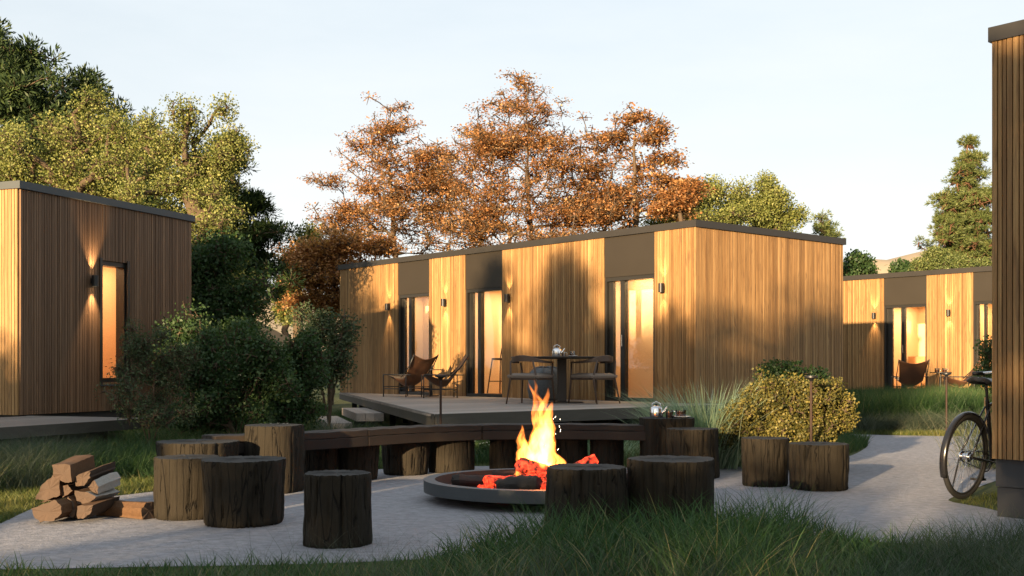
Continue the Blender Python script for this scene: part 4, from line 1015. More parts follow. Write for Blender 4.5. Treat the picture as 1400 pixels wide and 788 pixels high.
def tree(name, label, cat, group, base, clumps, crad, leaf_mat, nleaf, lsize, r0=.16, seed=0, trunk_mat='trunk', trunk_top=.75, style='leaf', fork=0, asp=.32, flat=0., trunk_path=None, twigs=1.0, part='crown', cbias=.35):
    """clumps: (n,3) world points; the limbs grow out of a trunk to every clump; leaves sit round the limb ends"""
    g = np.random.default_rng(seed); base = np.array(base, float); Cl = np.asarray(clumps, float) - base; n = len(Cl)
    ztop = Cl[:, 2].max()*trunk_top; zmin = np.percentile(Cl[:, 2], 4)
    cen = Cl[:, :2].mean(0); nt = 14; nodes = []; par = []
    if fork == 0: axes = [(cen*.8, ztop)]
    else: axes = [(cen*.7 + np.array([math.cos(a), math.sin(a)*.6])*np.std(Cl[:, 0])*.9, ztop*g.uniform(.75, 1)) for a in g.uniform(0, .8) + np.linspace(0, 2*np.pi, fork, endpoint=False)]
    nodes.append(np.zeros(3)); par.append(-1)
    for (tip, zt) in axes:
        last = 0
        for i in range(1, nt+1):
            t = i/nt; p = np.array([tip[0]*t**1.5, tip[1]*t**1.5, zt*t]); p[:2] += g.normal(0, .012, 2)*zt*(1 if fork else .35)*t; nodes.append(p); par.append(last); last = len(nodes)-1
    order = np.argsort(np.linalg.norm(Cl[:, :2] - cen*.7, axis=1) + .25*Cl[:, 2])
    ends = np.zeros(n, int)
    Nn = np.array(nodes)
    for idx in order:
        c = Cl[idx]; dv = c - Nn; dist = np.linalg.norm(dv, axis=1)
        rise = dv[:, 2]; cost = dist + np.where(rise < .12*dist, (.12*dist - rise)*1.6, 0)
        cost[0:2] += 2
        j = int(np.argmin(cost)); a = Nn[j]; L = dist[j]
        k = 2 if L < 1.0 else (3 if L < 2.4 else 5); last = j; new = []
        bow = g.normal(0, .045*L, 3); bow[2] = abs(bow[2])*(.8 if style != 'pine' else -.2)
        for q in range(1, k+1):
            t = q/k; p = a + (c-a)*t + bow*math.sin(math.pi*t); new.append(p); par.append(last); last = len(par)-1
        Nn = np.vstack([Nn, new]); ends[idx] = last
    par = np.array(par); N = len(Nn); w = np.zeros(N); w[ends] = 1
    for i in range(N-1, 0, -1): w[par[i]] += w[i]
    rad = r0*np.sqrt(np.maximum(w, .6)/w[0]); rad = np.maximum(rad, .003 + .00036*np.linalg.norm(base[:2]))
    A = Nn[par[1:]]; B = Nn[1:]; V, F = tubes_from_edges(A, B, rad[par[1:]]*.9+rad[1:]*.1, rad[1:], 6)
    # twigs
    K = int(5*twigs)
    if K:
        TA = np.repeat(Nn[ends], K, 0); TB = TA + unit_rand(g, len(TA))*crad*g.uniform(.3, .8, (len(TA), 1)); tr = np.full(len(TA), .003 + .00035*np.linalg.norm(base[:2]))
        V2, F2 = tubes_from_edges(TA, TB, tr, tr*.5, 3); F = np.vstack([F, F2 + len(V)]); V = np.vstack([V, V2])
    root = empty(name, tuple(base), 0, label, cat, group)
    link('trunk' if r0 > .05 else 'stems', fast_mesh('trunk', V, F, M[trunk_mat], smooth=True), root)
    m = nleaf*n; ci = np.repeat(np.arange(n), nleaf); crv = g.uniform(0, 1, n)
    if style == 'pine':      # needle sprays
        tw = unit_rand(g, n*9); tw[:, 2] = np.abs(tw[:, 2])*.6 + .1; cc = np.repeat(Cl, 9, 0) + tw*crad*g.uniform(.2, 1, (n*9, 1))
        per = max(4, nleaf//9); C = np.repeat(cc, per, 0); D = np.repeat(tw, per, 0)*.9 + unit_rand(g, len(C))*.8; D /= np.linalg.norm(D, axis=1, keepdims=True); C = C + D*lsize*.5; ci = np.repeat(np.arange(n), 9*per); m = len(C)
    else:
        off = g.normal(size=(m, 3)); off /= np.linalg.norm(off, axis=1, keepdims=True); off *= g.uniform(0, 1, (m, 1))**.45; off[:, 2] *= (1 - flat*.7)
        C = Cl[ci] + off*crad; D = unit_rand(g, m); D[:, 2] *= (1 - flat*.6)
        if style == 'frond':
            D = off/np.maximum(np.linalg.norm(off, axis=1, keepdims=True), 1e-3)*.8 + D*.5; D[:, 2] += .25
        D /= np.linalg.norm(D, axis=1, keepdims=True)
    T = np.cross(D, unit_rand(g, m) if flat == 0 else unit_rand(g, m)*.5 + np.array([0, 0, 1.]))
    T /= np.maximum(np.linalg.norm(T, axis=1, keepdims=True), 1e-4)
    V, F = leaf_quads(C, D, T, lsize*g.uniform(.6, 1.3, m), asp)
    rv = np.clip(crv[ci]*cbias + g.uniform(0, 1, m)*(1-cbias), 0, 1)
    link(part, fast_mesh(part, V, F, M[leaf_mat], rv), root)
    return root
def lobes(L, d, n, seed, zs=1.0, dscale=.9, surf=.5, f0=.26, f1=.5, jit=.30, per=9):
    """clump points inside ellipsoidal masses given as (px, py, rx, ry[, depth offset])"""
    g = np.random.default_rng(seed); A = np.array([l[2]*l[3] for l in L], float); P = []
    cnt = np.maximum(2, (A/A.sum()*n).astype(int))
    L2 = []; c2 = []
    for l, k in zip(L, cnt):
        ns = max(2, int(round(k/per))); th = g.uniform(0, 6.283, ns); rr = np.sqrt(g.uniform(.05, 1, ns))*.86; f = g.uniform(f0, f1, ns)
        for q in range(ns): L2.append((l[0]+math.cos(th[q])*rr[q]*l[2], l[1]+math.sin(th[q])*rr[q]*l[3], l[2]*f[q], l[3]*f[q]*.85, (l[4] if len(l) > 4 else 0) + g.uniform(-.75, .75)*l[2]*d/FPX*dscale)); c2.append(max(2, int(round(k/ns))))
    for l, k in zip(L2, c2):
        c = dp(l[0], l[1], d + (l[4] if len(l) > 4 else 0)); sx = l[2]*d/FPX; sz = l[3]*d/FPX; u = unit_rand(g, k)*(g.uniform(0, 1, (k, 1))**(surf*.66))
        u = u*(1 + g.normal(0, jit, (k, 1)));  P.append(np.stack([c.x + u[:, 0]*sx, c.y + u[:, 1]*sx*dscale, c.z + u[:, 2]*sz], 1))
    return np.vstack(P)
def at(px, d, z=0): return ((px-CX)*d/FPX, d, z)

# left: light deciduous trees, conifers
tree('deciduous_tree', 'tall light green tree behind the left cabin with bare limbs showing', 'tree', 'trees behind the left cabin', at(105, 24), lobes([(110,190,75,62),(60,235,65,60),(150,240,75,60),(20,215,45,45),(120,150,45,28),(40,290,60,50),(170,300,50,60)], 24, 380, 1, surf=.6), .33, 'l_yellowgreen', 100, .047, .26, 11, fork=3, cbias=.25, asp=.40)
tree('deciduous_tree', 'tall light green tree right of the left cabin with an uneven crown', 'tree', 'trees behind the left cabin', at(250, 22.5), lobes([(240,165,52,45),(285,215,58,60),(215,225,60,65),(312,245,34,40),(262,290,75,60),(300,180,26,34),(335,215,16,16),(240,350,80,60),(290,400,70,60)], 22.5, 440, 2, surf=.6), .30, 'l_yellowgreen', 100, .044, .24, 12, fork=3, cbias=.25, asp=.40)
tree('conifer', 'dark feathery conifer at the top left corner', 'tree', 'conifers behind the left cabin', at(25, 33), lobes([(22,75,22,32),(35,125,50,50),(-20,110,50,60),(20,190,75,50),(20,270,90,60)], 33, 420, 3, f0=.5, f1=.9, jit=.45), .45, 'l_dark', 130, .19, .3, 13, style='frond', asp=.13, trunk_top=.95)
tree('conifer', 'dark conifer spire between the light trees and the corner conifer', 'tree', 'conifers behind the left cabin', at(110, 34), lobes([(116,112,13,20),(105,150,32,30),(85,200,50,50),(160,230,60,60),(190,290,90,60)], 34, 340, 4, f0=.5, f1=.9, jit=.45), .42, 'l_dark', 130, .18, .25, 14, style='frond', asp=.13, trunk_top=.95)
tree('cedar', 'dark cedar with ragged drooping boughs right of the light green trees', 'tree', 'conifers behind the left cabin', at(312, 29), lobes([(345,288,26,22),(330,330,46,26),(352,318,20,16),(330,370,42,22),(300,250,30,40),(305,400,60,45),(318,215,10,24)], 29, 330, 5, f0=.5, f1=.9, jit=.45), .38, 'l_dark', 140, .16, .24, 15, style='frond', asp=.13, flat=.5)
tree('shade_tree', 'dark leafy tree filling the gap behind the left cabin corner', 'tree', 'trees behind the left cabin', at(290, 19.5), lobes([(300,400,55,60),(270,450,60,45),(320,440,45,38),(285,345,45,35)], 19.5, 260, 6), .34, 'l_green', 80, .07, .12, 16, fork=2)
# orange maples behind the long cabin
mp_kw = dict(style='leaf', flat=.75, cbias=.45, asp=.42)
tree('maple_tree', 'orange maple at the left of the maple row, thin crown leaning left', 'tree', 'orange maples behind the long cabin', at(545, 38), lobes([(545,185,36,26),(500,215,44,28),(575,230,50,30),(470,258,38,18),(515,270,60,30),(560,310,70,34),(492,310,48,30)], 38, 495, 21, surf=.7, f0=.55, f1=1.0, jit=.42, per=16), .42, 'l_orange', 54, .074, .10, 21, **mp_kw)
tree('maple_tree', 'tallest orange maple in the middle of the row', 'tree', 'orange maples behind the long cabin', at(728, 37), lobes([(720,110,26,16),(725,150,50,24),(690,180,60,28),(760,185,55,30),(650,215,50,32),(720,225,90,36),(790,225,45,32),(690,275,100,34),(770,285,70,34),(700,315,110,30)], 37, 840, 22, surf=.7, f0=.55, f1=1.0, jit=.42, per=16), .42, 'l_orange', 54, .074, .10, 22, trunk_top=.96, **mp_kw)
tree('maple_tree', 'orange maple at the right end of the maple row, thin and airy', 'tree', 'orange maples behind the long cabin', at(872, 37.5), lobes([(870,168,26,16),(905,190,30,20),(850,205,45,24),(905,230,40,26),(860,255,60,28),(915,262,30,16),(850,295,62,24)], 37.5, 405, 23, surf=.8, f0=.55, f1=1.0, jit=.42, per=16), .42, 'l_orange', 34, .095, .10, 23, trunk_top=.95, **mp_kw)
tree('maple_tree', 'second orange maple standing behind the tallest one', 'tree', 'orange maples behind the long cabin', at(625, 41), lobes([(610,225,40,30),(640,200,34,24),(620,280,60,34),(650,315,60,26),(800,255,40,30),(820,300,50,26)], 41, 375, 24, surf=.8, f0=.55, f1=1.0, jit=.42, per=16), .42, 'l_orange', 40, .095, .10, 24, **mp_kw)
tree('maple_tree', 'low dark orange maple left of the long cabin end wall', 'tree', 'orange maples behind the long cabin', at(452, 33), lobes([(455,335,45,24),(430,365,40,26),(470,380,45,30),(440,410,42,28),(500,345,40,20)], 33, 345, 25, f0=.55, f1=1.0, jit=.42, per=16), .48, 'l_orange', 95, .082, .10, 25, **mp_kw)
tree('sapling', 'slender orange sapling rising at the right end of the maples', 'tree', 'orange maples behind the long cabin', at(930, 34), lobes([(945,252,16,10),(930,272,16,12),(915,290,20,12)], 34, 69, 26, f0=.55, f1=1.0, jit=.42, per=16), .4, 'l_orange', 95, .082, .07, 26, **mp_kw)
tree('deciduous_tree', 'bright green tree left of the low orange maple', 'tree', 'green trees in the left gap', at(408, 40), lobes([(400,378,24,26),(425,350,26,30),(395,410,22,22)], 40, 110, 27), .5, 'l_yellowgreen', 130, .09, .18, 27)
# light green trees right of the maples
tree('deciduous_tree', 'pale green tree behind the roof corner of the long cabin', 'tree', 'pale green trees behind the long cabin', at(960, 40), lobes([(945,275,38,20),(985,272,34,20),(925,300,34,16),(970,310,70,22)], 40, 220, 31), .45, 'l_yellowgreen', 150, .080, .18, 31, fork=2)
tree('deciduous_tree', 'pale green pointed tree right of the other pale tree', 'tree', 'pale green trees behind the long cabin', at(1050, 41), lobes([(1053,258,16,20),(1050,285,36,22),(1020,290,30,22),(1078,300,20,16),(1050,320,52,22)], 41, 230, 32), .45, 'l_yellowgreen', 150, .080, .18, 32)
tree('conifer', 'small green conifer tip above the roof end of the long cabin', 'tree', 'small trees over the rear roofs', at(1125, 46), lobes([(1125,302,5,8),(1125,312,11,8),(1125,325,17,14),(1125,350,22,20)], 46, 70, 33), .45, 'l_pine', 70, .2, .12, 33, style='pine', asp=.08, trunk_top=.98)
tree('deciduous_tree', 'round green tree peeping over the left end of the rear roof', 'tree', 'small trees over the rear roofs', at(1168, 48), lobes([(1165,362,18,13),(1180,370,12,8),(1165,385,24,14)], 48, 80, 34), .5, 'l_green', 90, .14, .12, 34)
tree('deciduous_tree', 'small round green tree over the middle of the rear roof', 'tree', 'small trees over the rear roofs', at(1242, 50), lobes([(1242,368,14,8),(1240,380,22,10)], 50, 60, 35), .5, 'l_green', 90, .14, .12, 35)
tree('pine_tree', 'tall pine with reddish trunk left of the near right cabin', 'tree', None, at(1326, 44), lobes([(1326,192,6,12),(1324,215,16,14),(1320,245,26,16),(1318,285,34,22),(1316,325,42,24),(1340,275,30,16),(1304,275,16,9),(1316,302,30,12),(1345,310,26,14),(1304,335,28,12),(1345,345,30,16),(1318,360,40,12)], 44, 520, 36, f0=.45, f1=.8, jit=.3), .36, 'l_pine', 130, .19, .24, 36, 'trunk_pine', style='pine', asp=.07, trunk_top=.98)
tree('deciduous_tree', 'bushy green tree below the pine over the rear roof', 'tree', 'small trees over the rear roofs', at(1300, 42), lobes([(1285,356,22,11),(1320,366,36,13),(1268,368,14,8)], 42, 120, 37), .4, 'l_pine', 140, .08, .14, 37, fork=2)
for k, (px, d, hpx, mt) in enumerate([(-160,60,190,'l_dark'),(-330,48,160,'l_green'),(1480,50,260,'l_pine'),(1600,44,300,'l_green'),(395,90,425,'l_green'),(1430,70,330,'l_dark')]):
    tree('deciduous_tree', ['dark tree far off beyond the left edge','green tree beyond the left edge','pine green tree beyond the near right cabin','green tree beyond the right edge','distant green tree in the left gap above the grey barn','dark distant tree behind the near right cabin'][k], 'tree', 'distant trees', at(px, d), lobes([(px,hpx+60,70*38/d,60),(px-20,hpx+130,80*38/d,60)] if k != 4 else [(px,hpx,16,12)], d, 120, 40+k), .9 if k != 4 else .5, mt, 90, .25, .25, 40+k, fork=2)

# shrubs
tree('olive_shrub', 'grey green airy shrub in front of the left cabin window', 'shrub', 'shrubs between the two cabins', at(205, 13.2), lobes([(205,535,52,48),(228,565,34,26),(240,500,26,42),(188,485,20,34),(174,515,15,30),(232,465,16,28),(176,464,12,22),(205,480,30,26)], 13.2, 260, 51, dscale=.8, surf=.8, jit=.42), .14, 'l_olive', 50, .034, .016, 51, fork=5, asp=.2, trunk_top=.5)
tree('shrub', 'dense dark green leafy shrub in the middle of the left planting', 'shrub', 'shrubs between the two cabins', at(325, 14.3), lobes([(320,515,66,56),(290,490,40,36),(365,500,46,46),(340,480,30,30),(300,560,60,30),(270,540,40,46)], 14.3, 380, 52, jit=.42), .17, 'l_green', 62, .042, .04, 52, fork=5, asp=.36, trunk_top=.5)
tree('shrub', 'round dark shrub right of the dense one, near the deck steps', 'shrub', 'shrubs between the two cabins', at(405, 15.8), lobes([(392,520,38,44),(418,498,30,36),(380,560,36,20),(405,560,30,18)], 15.8, 240, 53, jit=.42), .18, 'l_green', 60, .044, .035, 53, fork=5, asp=.36, trunk_top=.5)
tree('shrub', 'reddish green twiggy shrub against the left end of the long cabin', 'shrub', 'shrubs between the two cabins', at(450, 18.5), lobes([(445,465,30,44),(430,438,24,30),(470,480,14,34),(432,508,28,24)], 18.5, 190, 54, jit=.42), .22, 'l_olive', 60, .05, .035, 54, fork=5, asp=.28, trunk_top=.6)
tree('shrub', 'dark shrub behind the dense shrubs in the left gap', 'shrub', 'shrubs between the two cabins', at(290, 17), lobes([(290,480,60,30),(340,465,40,22),(250,490,40,50)], 17, 170, 55, jit=.42), .25, 'l_green', 70, .055, .035, 55, fork=4)
tree('golden_shrub', 'large rounded golden leaved bush behind the stump pair', 'shrub', 'golden bush group', at(1080, 11.9), lobes([(1078,552,58,38,0),(1028,568,38,30,-.1),(1128,560,34,32,0),(1072,532,34,18,0),(1158,566,18,20,0),(1000,578,18,22,0),(1045,588,40,22,-.2),(1105,590,44,20,-.2)], 11.9, 520, 56, dscale=.8, jit=.42), .105, 'l_gold', 78, .027, .03, 56, fork=6, asp=.42, trunk_top=.4, cbias=.5)
tree('shrub', 'low dark green shrub poking up behind the golden bush', 'shrub', 'golden bush group', at(1060, 13.3), lobes([(1075,515,42,14),(1045,525,30,14),(1110,528,26,14),(1070,560,60,30)], 13.3, 170, 57, jit=.42), .15, 'l_green', 60, .045, .03, 57, fork=4)
tree('olive_shrub', 'young leafy shrub between the rear sling chair and the near right cabin', 'shrub', None, at(1350, 14.5), lobes([(1348,500,14,34),(1352,475,8,18),(1340,520,12,14),(1356,540,14,30),(1375,520,14,60)], 14.5, 80, 58), .13, 'l_green', 44, .045, .02, 58, fork=4, asp=.28, trunk_top=.6)

# unseen trees added behind the camera, crowns and gaps shaped for the evening shade
def shade_at(p, a):  # p across the sun, a away from it
    s_ = Vector((-SUN_V.y*1.0, SUN_V.x, 0)); s_ = Vector((.892, -.451, 0)); aw = Vector((.451, .892, 0)); q = s_*p + aw*a; return (q.x, q.y, 0)
def ball(c, L, n, seed):
    g = np.random.default_rng(seed); P = []; A = np.array([l[3]*l[4] for l in L]); 
    for l in L:
        k = max(3, int(n*l[3]*l[4]/A.sum())); u = unit_rand(g, k)*(g.uniform(0, 1, (k, 1))**.4)
        ax = np.array([.892, -.451, 0]); ay = np.array([.451, .892, 0])
        P.append(np.array(c) + u[:, :1]*l[3]*ax + u[:, 1:2]*l[3]*ay + np.array([0, 0, 1.])*(l[2] + .9 + u[:, 2:]*l[4]) + ax*l[0] + ay*l[1])
    return np.vstack(P)
SH = [ # across, away, lobes (dx, dy, z, r, rz)
 (3.2, -12, [(0,0,4.2,2.2,1.6),(1.8,0,2.6,1.8,1.8),(-1.2,0,2.4,1.8,1.8)]),
 (.2, -12.6, [(.2,0,4.55,1.5,1.4),(.2,0,2.0,1.8,1.6),(-.6,0,4.5,.8,1.1),(1.6,0,4.3,1.2,1.4)]),
 (-3.9, -12, [(-.3,0,4.8,1.6,1.5),(-.45,0,2.0,1.2,1.8),(-1.45,0,3.9,1.0,1.35),(1.6,0,1.6,1.2,1.25)]),
 (-6.9, -12.4, [(0.2,0,4.3,1.4,1.25),(-1.2,0,4.2,1.1,1.4),(-1.7,0,5.8,.6,1.0)]),
 (-10.2, -12.2, [(0,0,4.2,1.2,1.2),(.3,0,2.0,1.5,1.4),(-.2,0,5.9,.45,1.1),(-1.2,0,3.0,1.0,1.6)]),
 (-13.1, -12, [(0,0,2.6,1.3,1.1),(0,0,1.4,1.5,1.2)]),
 (-16.0, -12.5, [(0,0,4.6,1.9,1.9),(1.2,0,3.0,1.6,1.8),(-2,0,3.4,1.8,2.2),(.8,0,6.3,.8,.9)])]
SHL = ['wide shade tree nearest the near right cabin, on the near side of the terrace','shade tree right behind the viewpoint','tall pointed shade tree left of the viewpoint','leaning shade tree between two taller ones left of the viewpoint','slim topped shade tree in the middle of the near row','lowest bushy shade tree of the near row','broad shade tree at the far left of the near row']
for k, (p, a, L) in enumerate(SH):
    c = shade_at(p, a)
    tree('deciduous_tree', SHL[k], 'tree', 'shade trees on the near side of the terrace', c, ball(c, L, 260, 70+k), .5, 'l_green', 80, .15, .22, 70+k, fork=2)

# ------------------------------------------------------------------ grass
def blades(X, Y, H, Wd, seed, lean=.35, curl=.5, segs=3, rnd=None, dirs=None):
    g = np.random.default_rng(seed); n = len(X); a = g.uniform(0, 2*np.pi, n) if dirs is None else dirs
    d = np.stack([np.cos(a), np.sin(a), np.zeros(n)], 1); fa = g.uniform(0, 2*np.pi, n); side = np.stack([np.cos(fa), np.sin(fa), np.zeros(n)], 1)
    l0 = lean*g.uniform(.2, 1.2, n)[:, None]; cu = curl*g.uniform(.2, 1.4, n)[:, None]
    B = np.stack([X, Y, np.full(n, -.01)], 1); H = H[:, None]; Wd = Wd[:, None]; rows = []
    for i in range(segs+1):
        t = i/segs; c = B + d*H*(l0*t + cu*t*t) + np.array([0, 0, 1.])*H*(t - .28*cu*t*t*t); w = Wd*(1 - t**1.6)*.5
        if i < segs: rows += [c - side*w, c + side*w]
        else: rows.append(c)
    k = 2*segs + 1; V = np.stack(rows, 1).reshape(-1, 3); o = (np.arange(n)*k)[:, None]; F = []
    for i in range(segs-1): F += [[2*i, 2*i+1, 2*i+3], [2*i, 2*i+3, 2*i+2]]
    F.append([2*segs-2, 2*segs-1, 2*segs]); F = (o[:, :, None] + np.array(F)[None]).reshape(-1, 3)
    r = g.uniform(0, 1, n) if rnd is None else rnd
    return V, F, np.repeat(r, 2*(segs-1)+1)
def vnoise(x, y, s, seed=0):
    r = np.zeros_like(x); g = np.random.default_rng(seed)
    for k in range(7):
        a = g.uniform(0, 6.28); f = s*g.uniform(.6, 1.9); r += np.sin((x*math.cos(a)+y*math.sin(a))*f + g.uniform(0, 6))
    return r/7*1.6   # about -1..1
DECKS = [[(PDv.x, PDv.y), tuple(LC), tuple(OM + UA*0), tuple(PDv+UB*tot)],
         [tuple(OL+LN*w_+LA*(tl)), tuple(OL+LN*w_-LA*7), tuple(OL-LN*4-LA*7), tuple(OL-LN*4+LA*6)],
         [tuple(sA), tuple(sA+eN*.95), tuple(sA+eN*.95+eD*2.8), tuple(sA+eD*2.8)]]
CAB = [[tuple(OM), tuple(LC), tuple(LC+UB*4.2), tuple(OM+UB*4.2)], [tuple(OR), tuple(OR+UA*2.2), tuple(OR+UA*2.2+UB*5), tuple(OR+UB*5)],
       [tuple(OL), tuple(OL+LA*LE), tuple(OL+LA*LE-LN*5), tuple(OL-LN*5)]]
SC = [(s.location.x, s.location.y, (s.bound_box[6][0])) for s in stumps]
def field(name, label, n, poly_px, hfun, wfun, mat, seed, lean=.35, curl=.5, segs=3, thin=None, rndb=None, ztop=0, allow_plaza=False, world_poly=None, dens=None):
    """grass rooted in a ground area given by its outline"""
    g = np.random.default_rng(seed); P = [tuple(gp(*p)[:2]) for p in poly_px] if world_poly is None else world_poly; A = np.array(P); lo, hi = A.min(0), A.max(0)
    m = int(n*3.2); x = g.uniform(lo[0], hi[0], m); y = lo[1] + (hi[1]-lo[1])*g.uniform(0, 1, m)
    keep = in_poly(x, y, P)
    if not allow_plaza: keep &= ~in_poly(x, y, PLAZA)
    for D in DECKS + CAB: keep &= ~in_poly(x, y, D)
    for sx, sy, sr in SC: keep &= ((x-sx)**2 + (y-sy)**2) > (sr+.02)**2
    if dens is not None: keep &= g.uniform(0, 1, m) < dens(x, y)
    x, y = x[keep][:n], y[keep][:n]
    # tufts: pull towards tuft centres
    if thin:
        k = max(1, int(len(x)/thin)); c = g.integers(0, len(x), k); own = g.integers(0, k, len(x)); rr = g.normal(0, .06, (len(x), 2)); sel = g.uniform(0, 1, len(x)) < .7
        x = np.where(sel, x[c][own] + rr[:, 0], x); y = np.where(sel, y[c][own] + rr[:, 1], y)
        if not allow_plaza: q = ~in_poly(x, y, PLAZA); x, y = x[q], y[q]
    H = hfun(x, y, g); Wd = wfun(x, y, g); kp = H > .01; x, y, H, Wd = x[kp], y[kp], H[kp], Wd[kp]
    r = np.clip(.5 + .30*vnoise(x, y, 1.6, seed) + g.normal(0, .22, len(x)), 0, 1)
    V, F, rr = blades(x, y, H, Wd, seed, lean, curl, segs, r)
    o = link(name, fast_mesh(name, V, F, M[mat], rr)); tag(o, label, kind='stuff'); return o
def lin(p): 
    return lambda x, y: None
# foreground band
FG = [(-4.2,3.9),(4.6,3.9),(4.6,7.6),(3.4,8.0),(-4.2,8.0)]
def pxof(x, y): return CX + x/y*FPX
def hf_fore(x, y, g):
    px = pxof(x, y); base = np.interp(px, [0,300,520,600,680,820,960,1060,1150,1260,1400], [.10,.10,.12,.17,.24,.31,.36,.33,.24,.20,.20]); base = base*(1 + .45*vnoise(x, y, 5, 3))
    return .86*base*(.35 + .95*g.uniform(0, 1, len(x))**2.2)
field('foreground_grass', 'dark green grass along the near edge of the terrace', 62000, None, hf_fore, lambda x, y, g: g.uniform(.004, .0085, len(x)), 'grass', 201, .35, .55, 4, world_poly=FG)
field('foreground_grass', 'fine pale feather grass at the bottom right', 17000, None, lambda x, y, g: np.interp(pxof(x, y), [1050,1200,1400], [.12,.26,.34])*g.uniform(.5, 1.15, len(x)), lambda x, y, g: g.uniform(.0012, .0024, len(x)), 'grass_pale', 202, .5, .8, 4, thin=130,
      world_poly=[(1.2,4.3),(4.6,4.3),(4.6,6.9),(3.3,6.9),(2.2,6.4)])
field('foreground_grass', 'fine pale feather grass at the bottom centre', 4500, None, lambda x, y, g: g.uniform(.16, .42, len(x)), lambda x, y, g: g.uniform(.0013, .0026, len(x)), 'grass_pale', 203, .55, .8, 4, thin=220,
      world_poly=[(-1.3,4.4),(1.6,4.4),(1.6,5.9),(-1.3,5.75)])
field('foreground_grass', 'broad green grass blades standing before the front stumps', 2600, None, lambda x, y, g: np.interp(pxof(x, y), [560,700,900,1000,1120], [.12,.27,.37,.36,.2])*g.uniform(.5, 1.15, len(x)), lambda x, y, g: g.uniform(.007, .013, len(x)), 'grass', 220, .4, .6, 5, thin=25,
      world_poly=[(-.6,5.2),(1.9,5.2),(2.0,6.9),(1.0,7.0),(-.4,6.6)])
# strip round the bicycle
field('bicycle_grass', 'short lawn strip round the bicycle wheel and plinth', 9000, [(1290,694),(1480,640),(1480,740),(1290,690)], lambda x, y, g: g.uniform(.02, .07, len(x)), lambda x, y, g: g.uniform(.003, .006, len(x)), 'grass_lawn', 204)
field('bicycle_grass', 'pale feather grass against the black plinth', 3500, None, lambda x, y, g: g.uniform(.2, .5, len(x)), lambda x, y, g: g.uniform(.0015, .003, len(x)), 'grass_pale', 205, .6, .9, 4, thin=100,
      world_poly=[(3.2,7.3),(4.3,6.6),(4.3,7.0),(3.6,7.9),(3.35,7.9)])
# left bank
field('lawn', 'short yellow green lawn strip at the left edge of the terrace', 30000, [(-120,770),(-120,660),(120,640),(330,632),(330,665),(225,676),(0,722)], lambda x, y, g: g.uniform(.03, .09, len(x)), lambda x, y, g: g.uniform(.003, .006, len(x)), 'grass_lawn', 206)
field('bank_grass', 'tall tufted grass between the left deck and the terrace', 42000, [(-200,690),(60,668),(200,655),(340,640),(340,592),(200,590),(-200,600)], lambda x, y, g: (.34 + .12*vnoise(x, y, 3, 5))*g.uniform(.5, 1.2, len(x)), lambda x, y, g: g.uniform(.003, .007, len(x)), 'grass_bank', 207, .4, .7, 4, thin=90)
field('bank_grass', 'pale feathery tuft at the left edge of the bank', 9000, [(-120,690),(90,668),(100,640),(-120,650)], lambda x, y, g: g.uniform(.25, .55, len(x)), lambda x, y, g: g.uniform(.002, .004, len(x)), 'grass_pale', 208, .5, .9, 4, thin=180)
field('meadow_grass', 'rough grass behind the curved bench in front of the deck', 60000, None, lambda x, y, g: (.22 + .08*vnoise(x, y, 2, 6))*g.uniform(.5, 1.35, len(x)), lambda x, y, g: g.uniform(.004, .008, len(x)), 'grass_bank', 209, .35, .6, 3, thin=60,
      world_poly=[(-5.5,10.8),(-2.9,10.8),(-1.2,12.0),(.3,12.5),(1.6,12.3),(2.3,12.0),(3.0,13),(3.4,17.8),(-1.0,14.2),(-3.9,26),(-9,27),(-8,14)], dens=lambda x, y: np.clip(1.5-(y-12)/9, .3, 1))
field('lawn', 'lit lawn between the bench and the terrace edge', 26000, [(300,664),(520,645),(700,640),(1000,642),(1160,630),(1160,606),(1000,608),(300,618)], lambda x, y, g: g.uniform(.03, .08, len(x)), lambda x, y, g: g.uniform(.004, .007, len(x)), 'grass_lawn', 210)
# island under the golden bush
field('island_grass', 'dark grass under the golden bush', 22000, [(930,640),(1060,634),(1150,626),(1186,612),(1186,606),(1150,600),(1080,597),(940,600)], lambda x, y, g: g.uniform(.10, .26, len(x)), lambda x, y, g: g.uniform(.004, .007, len(x)), 'grass_bank', 211)
# right back field
field('meadow_grass', 'tall dark green meadow before the rear right cabin', 110000, None, lambda x, y, g: (.68 + .14*vnoise(x, y, 1.2, 8))*g.uniform(.5, 1.1, len(x)), lambda x, y, g: g.uniform(.008, .014, len(x)), 'grass_bank', 212, .25, .4, 3, world_poly=[(4.2,18.9),(11.5,18.9),(13.5,23.6),(9.0,26.0),(8.0,27.6),(7.6,26)])
field('lawn', 'sunlit lawn strip along the far edge of the path', 34000, None, lambda x, y, g: g.uniform(.05, .13, len(x)), lambda x, y, g: g.uniform(.006, .010, len(x)), 'grass_lawn', 213, world_poly=[(4.2,17.4),(9.5,17.4),(10.5,19.2),(4.2,19.4)])
field('meadow_grass', 'straw coloured feather grass at the foot of the meadow', 9000, None, lambda x, y, g: g.uniform(.25, .5, len(x)), lambda x, y, g: g.uniform(.005, .009, len(x)), 'grass_pale', 214, .5, .8, 4, thin=160, world_poly=[(5.1,18.2),(7.0,18.3),(9.6,18.5),(9.6,19.3),(5.1,19.2)])
field('meadow_grass', 'rough grass in the left gap behind the shrubs', 30000, None, lambda x, y, g: g.uniform(.15, .45, len(x)), lambda x, y, g: g.uniform(.010, .018, len(x)), 'grass_bank', 215, world_poly=[(-12,16),(-3.9,20),(-4.4,27.5),(-8,38),(-14,38)])

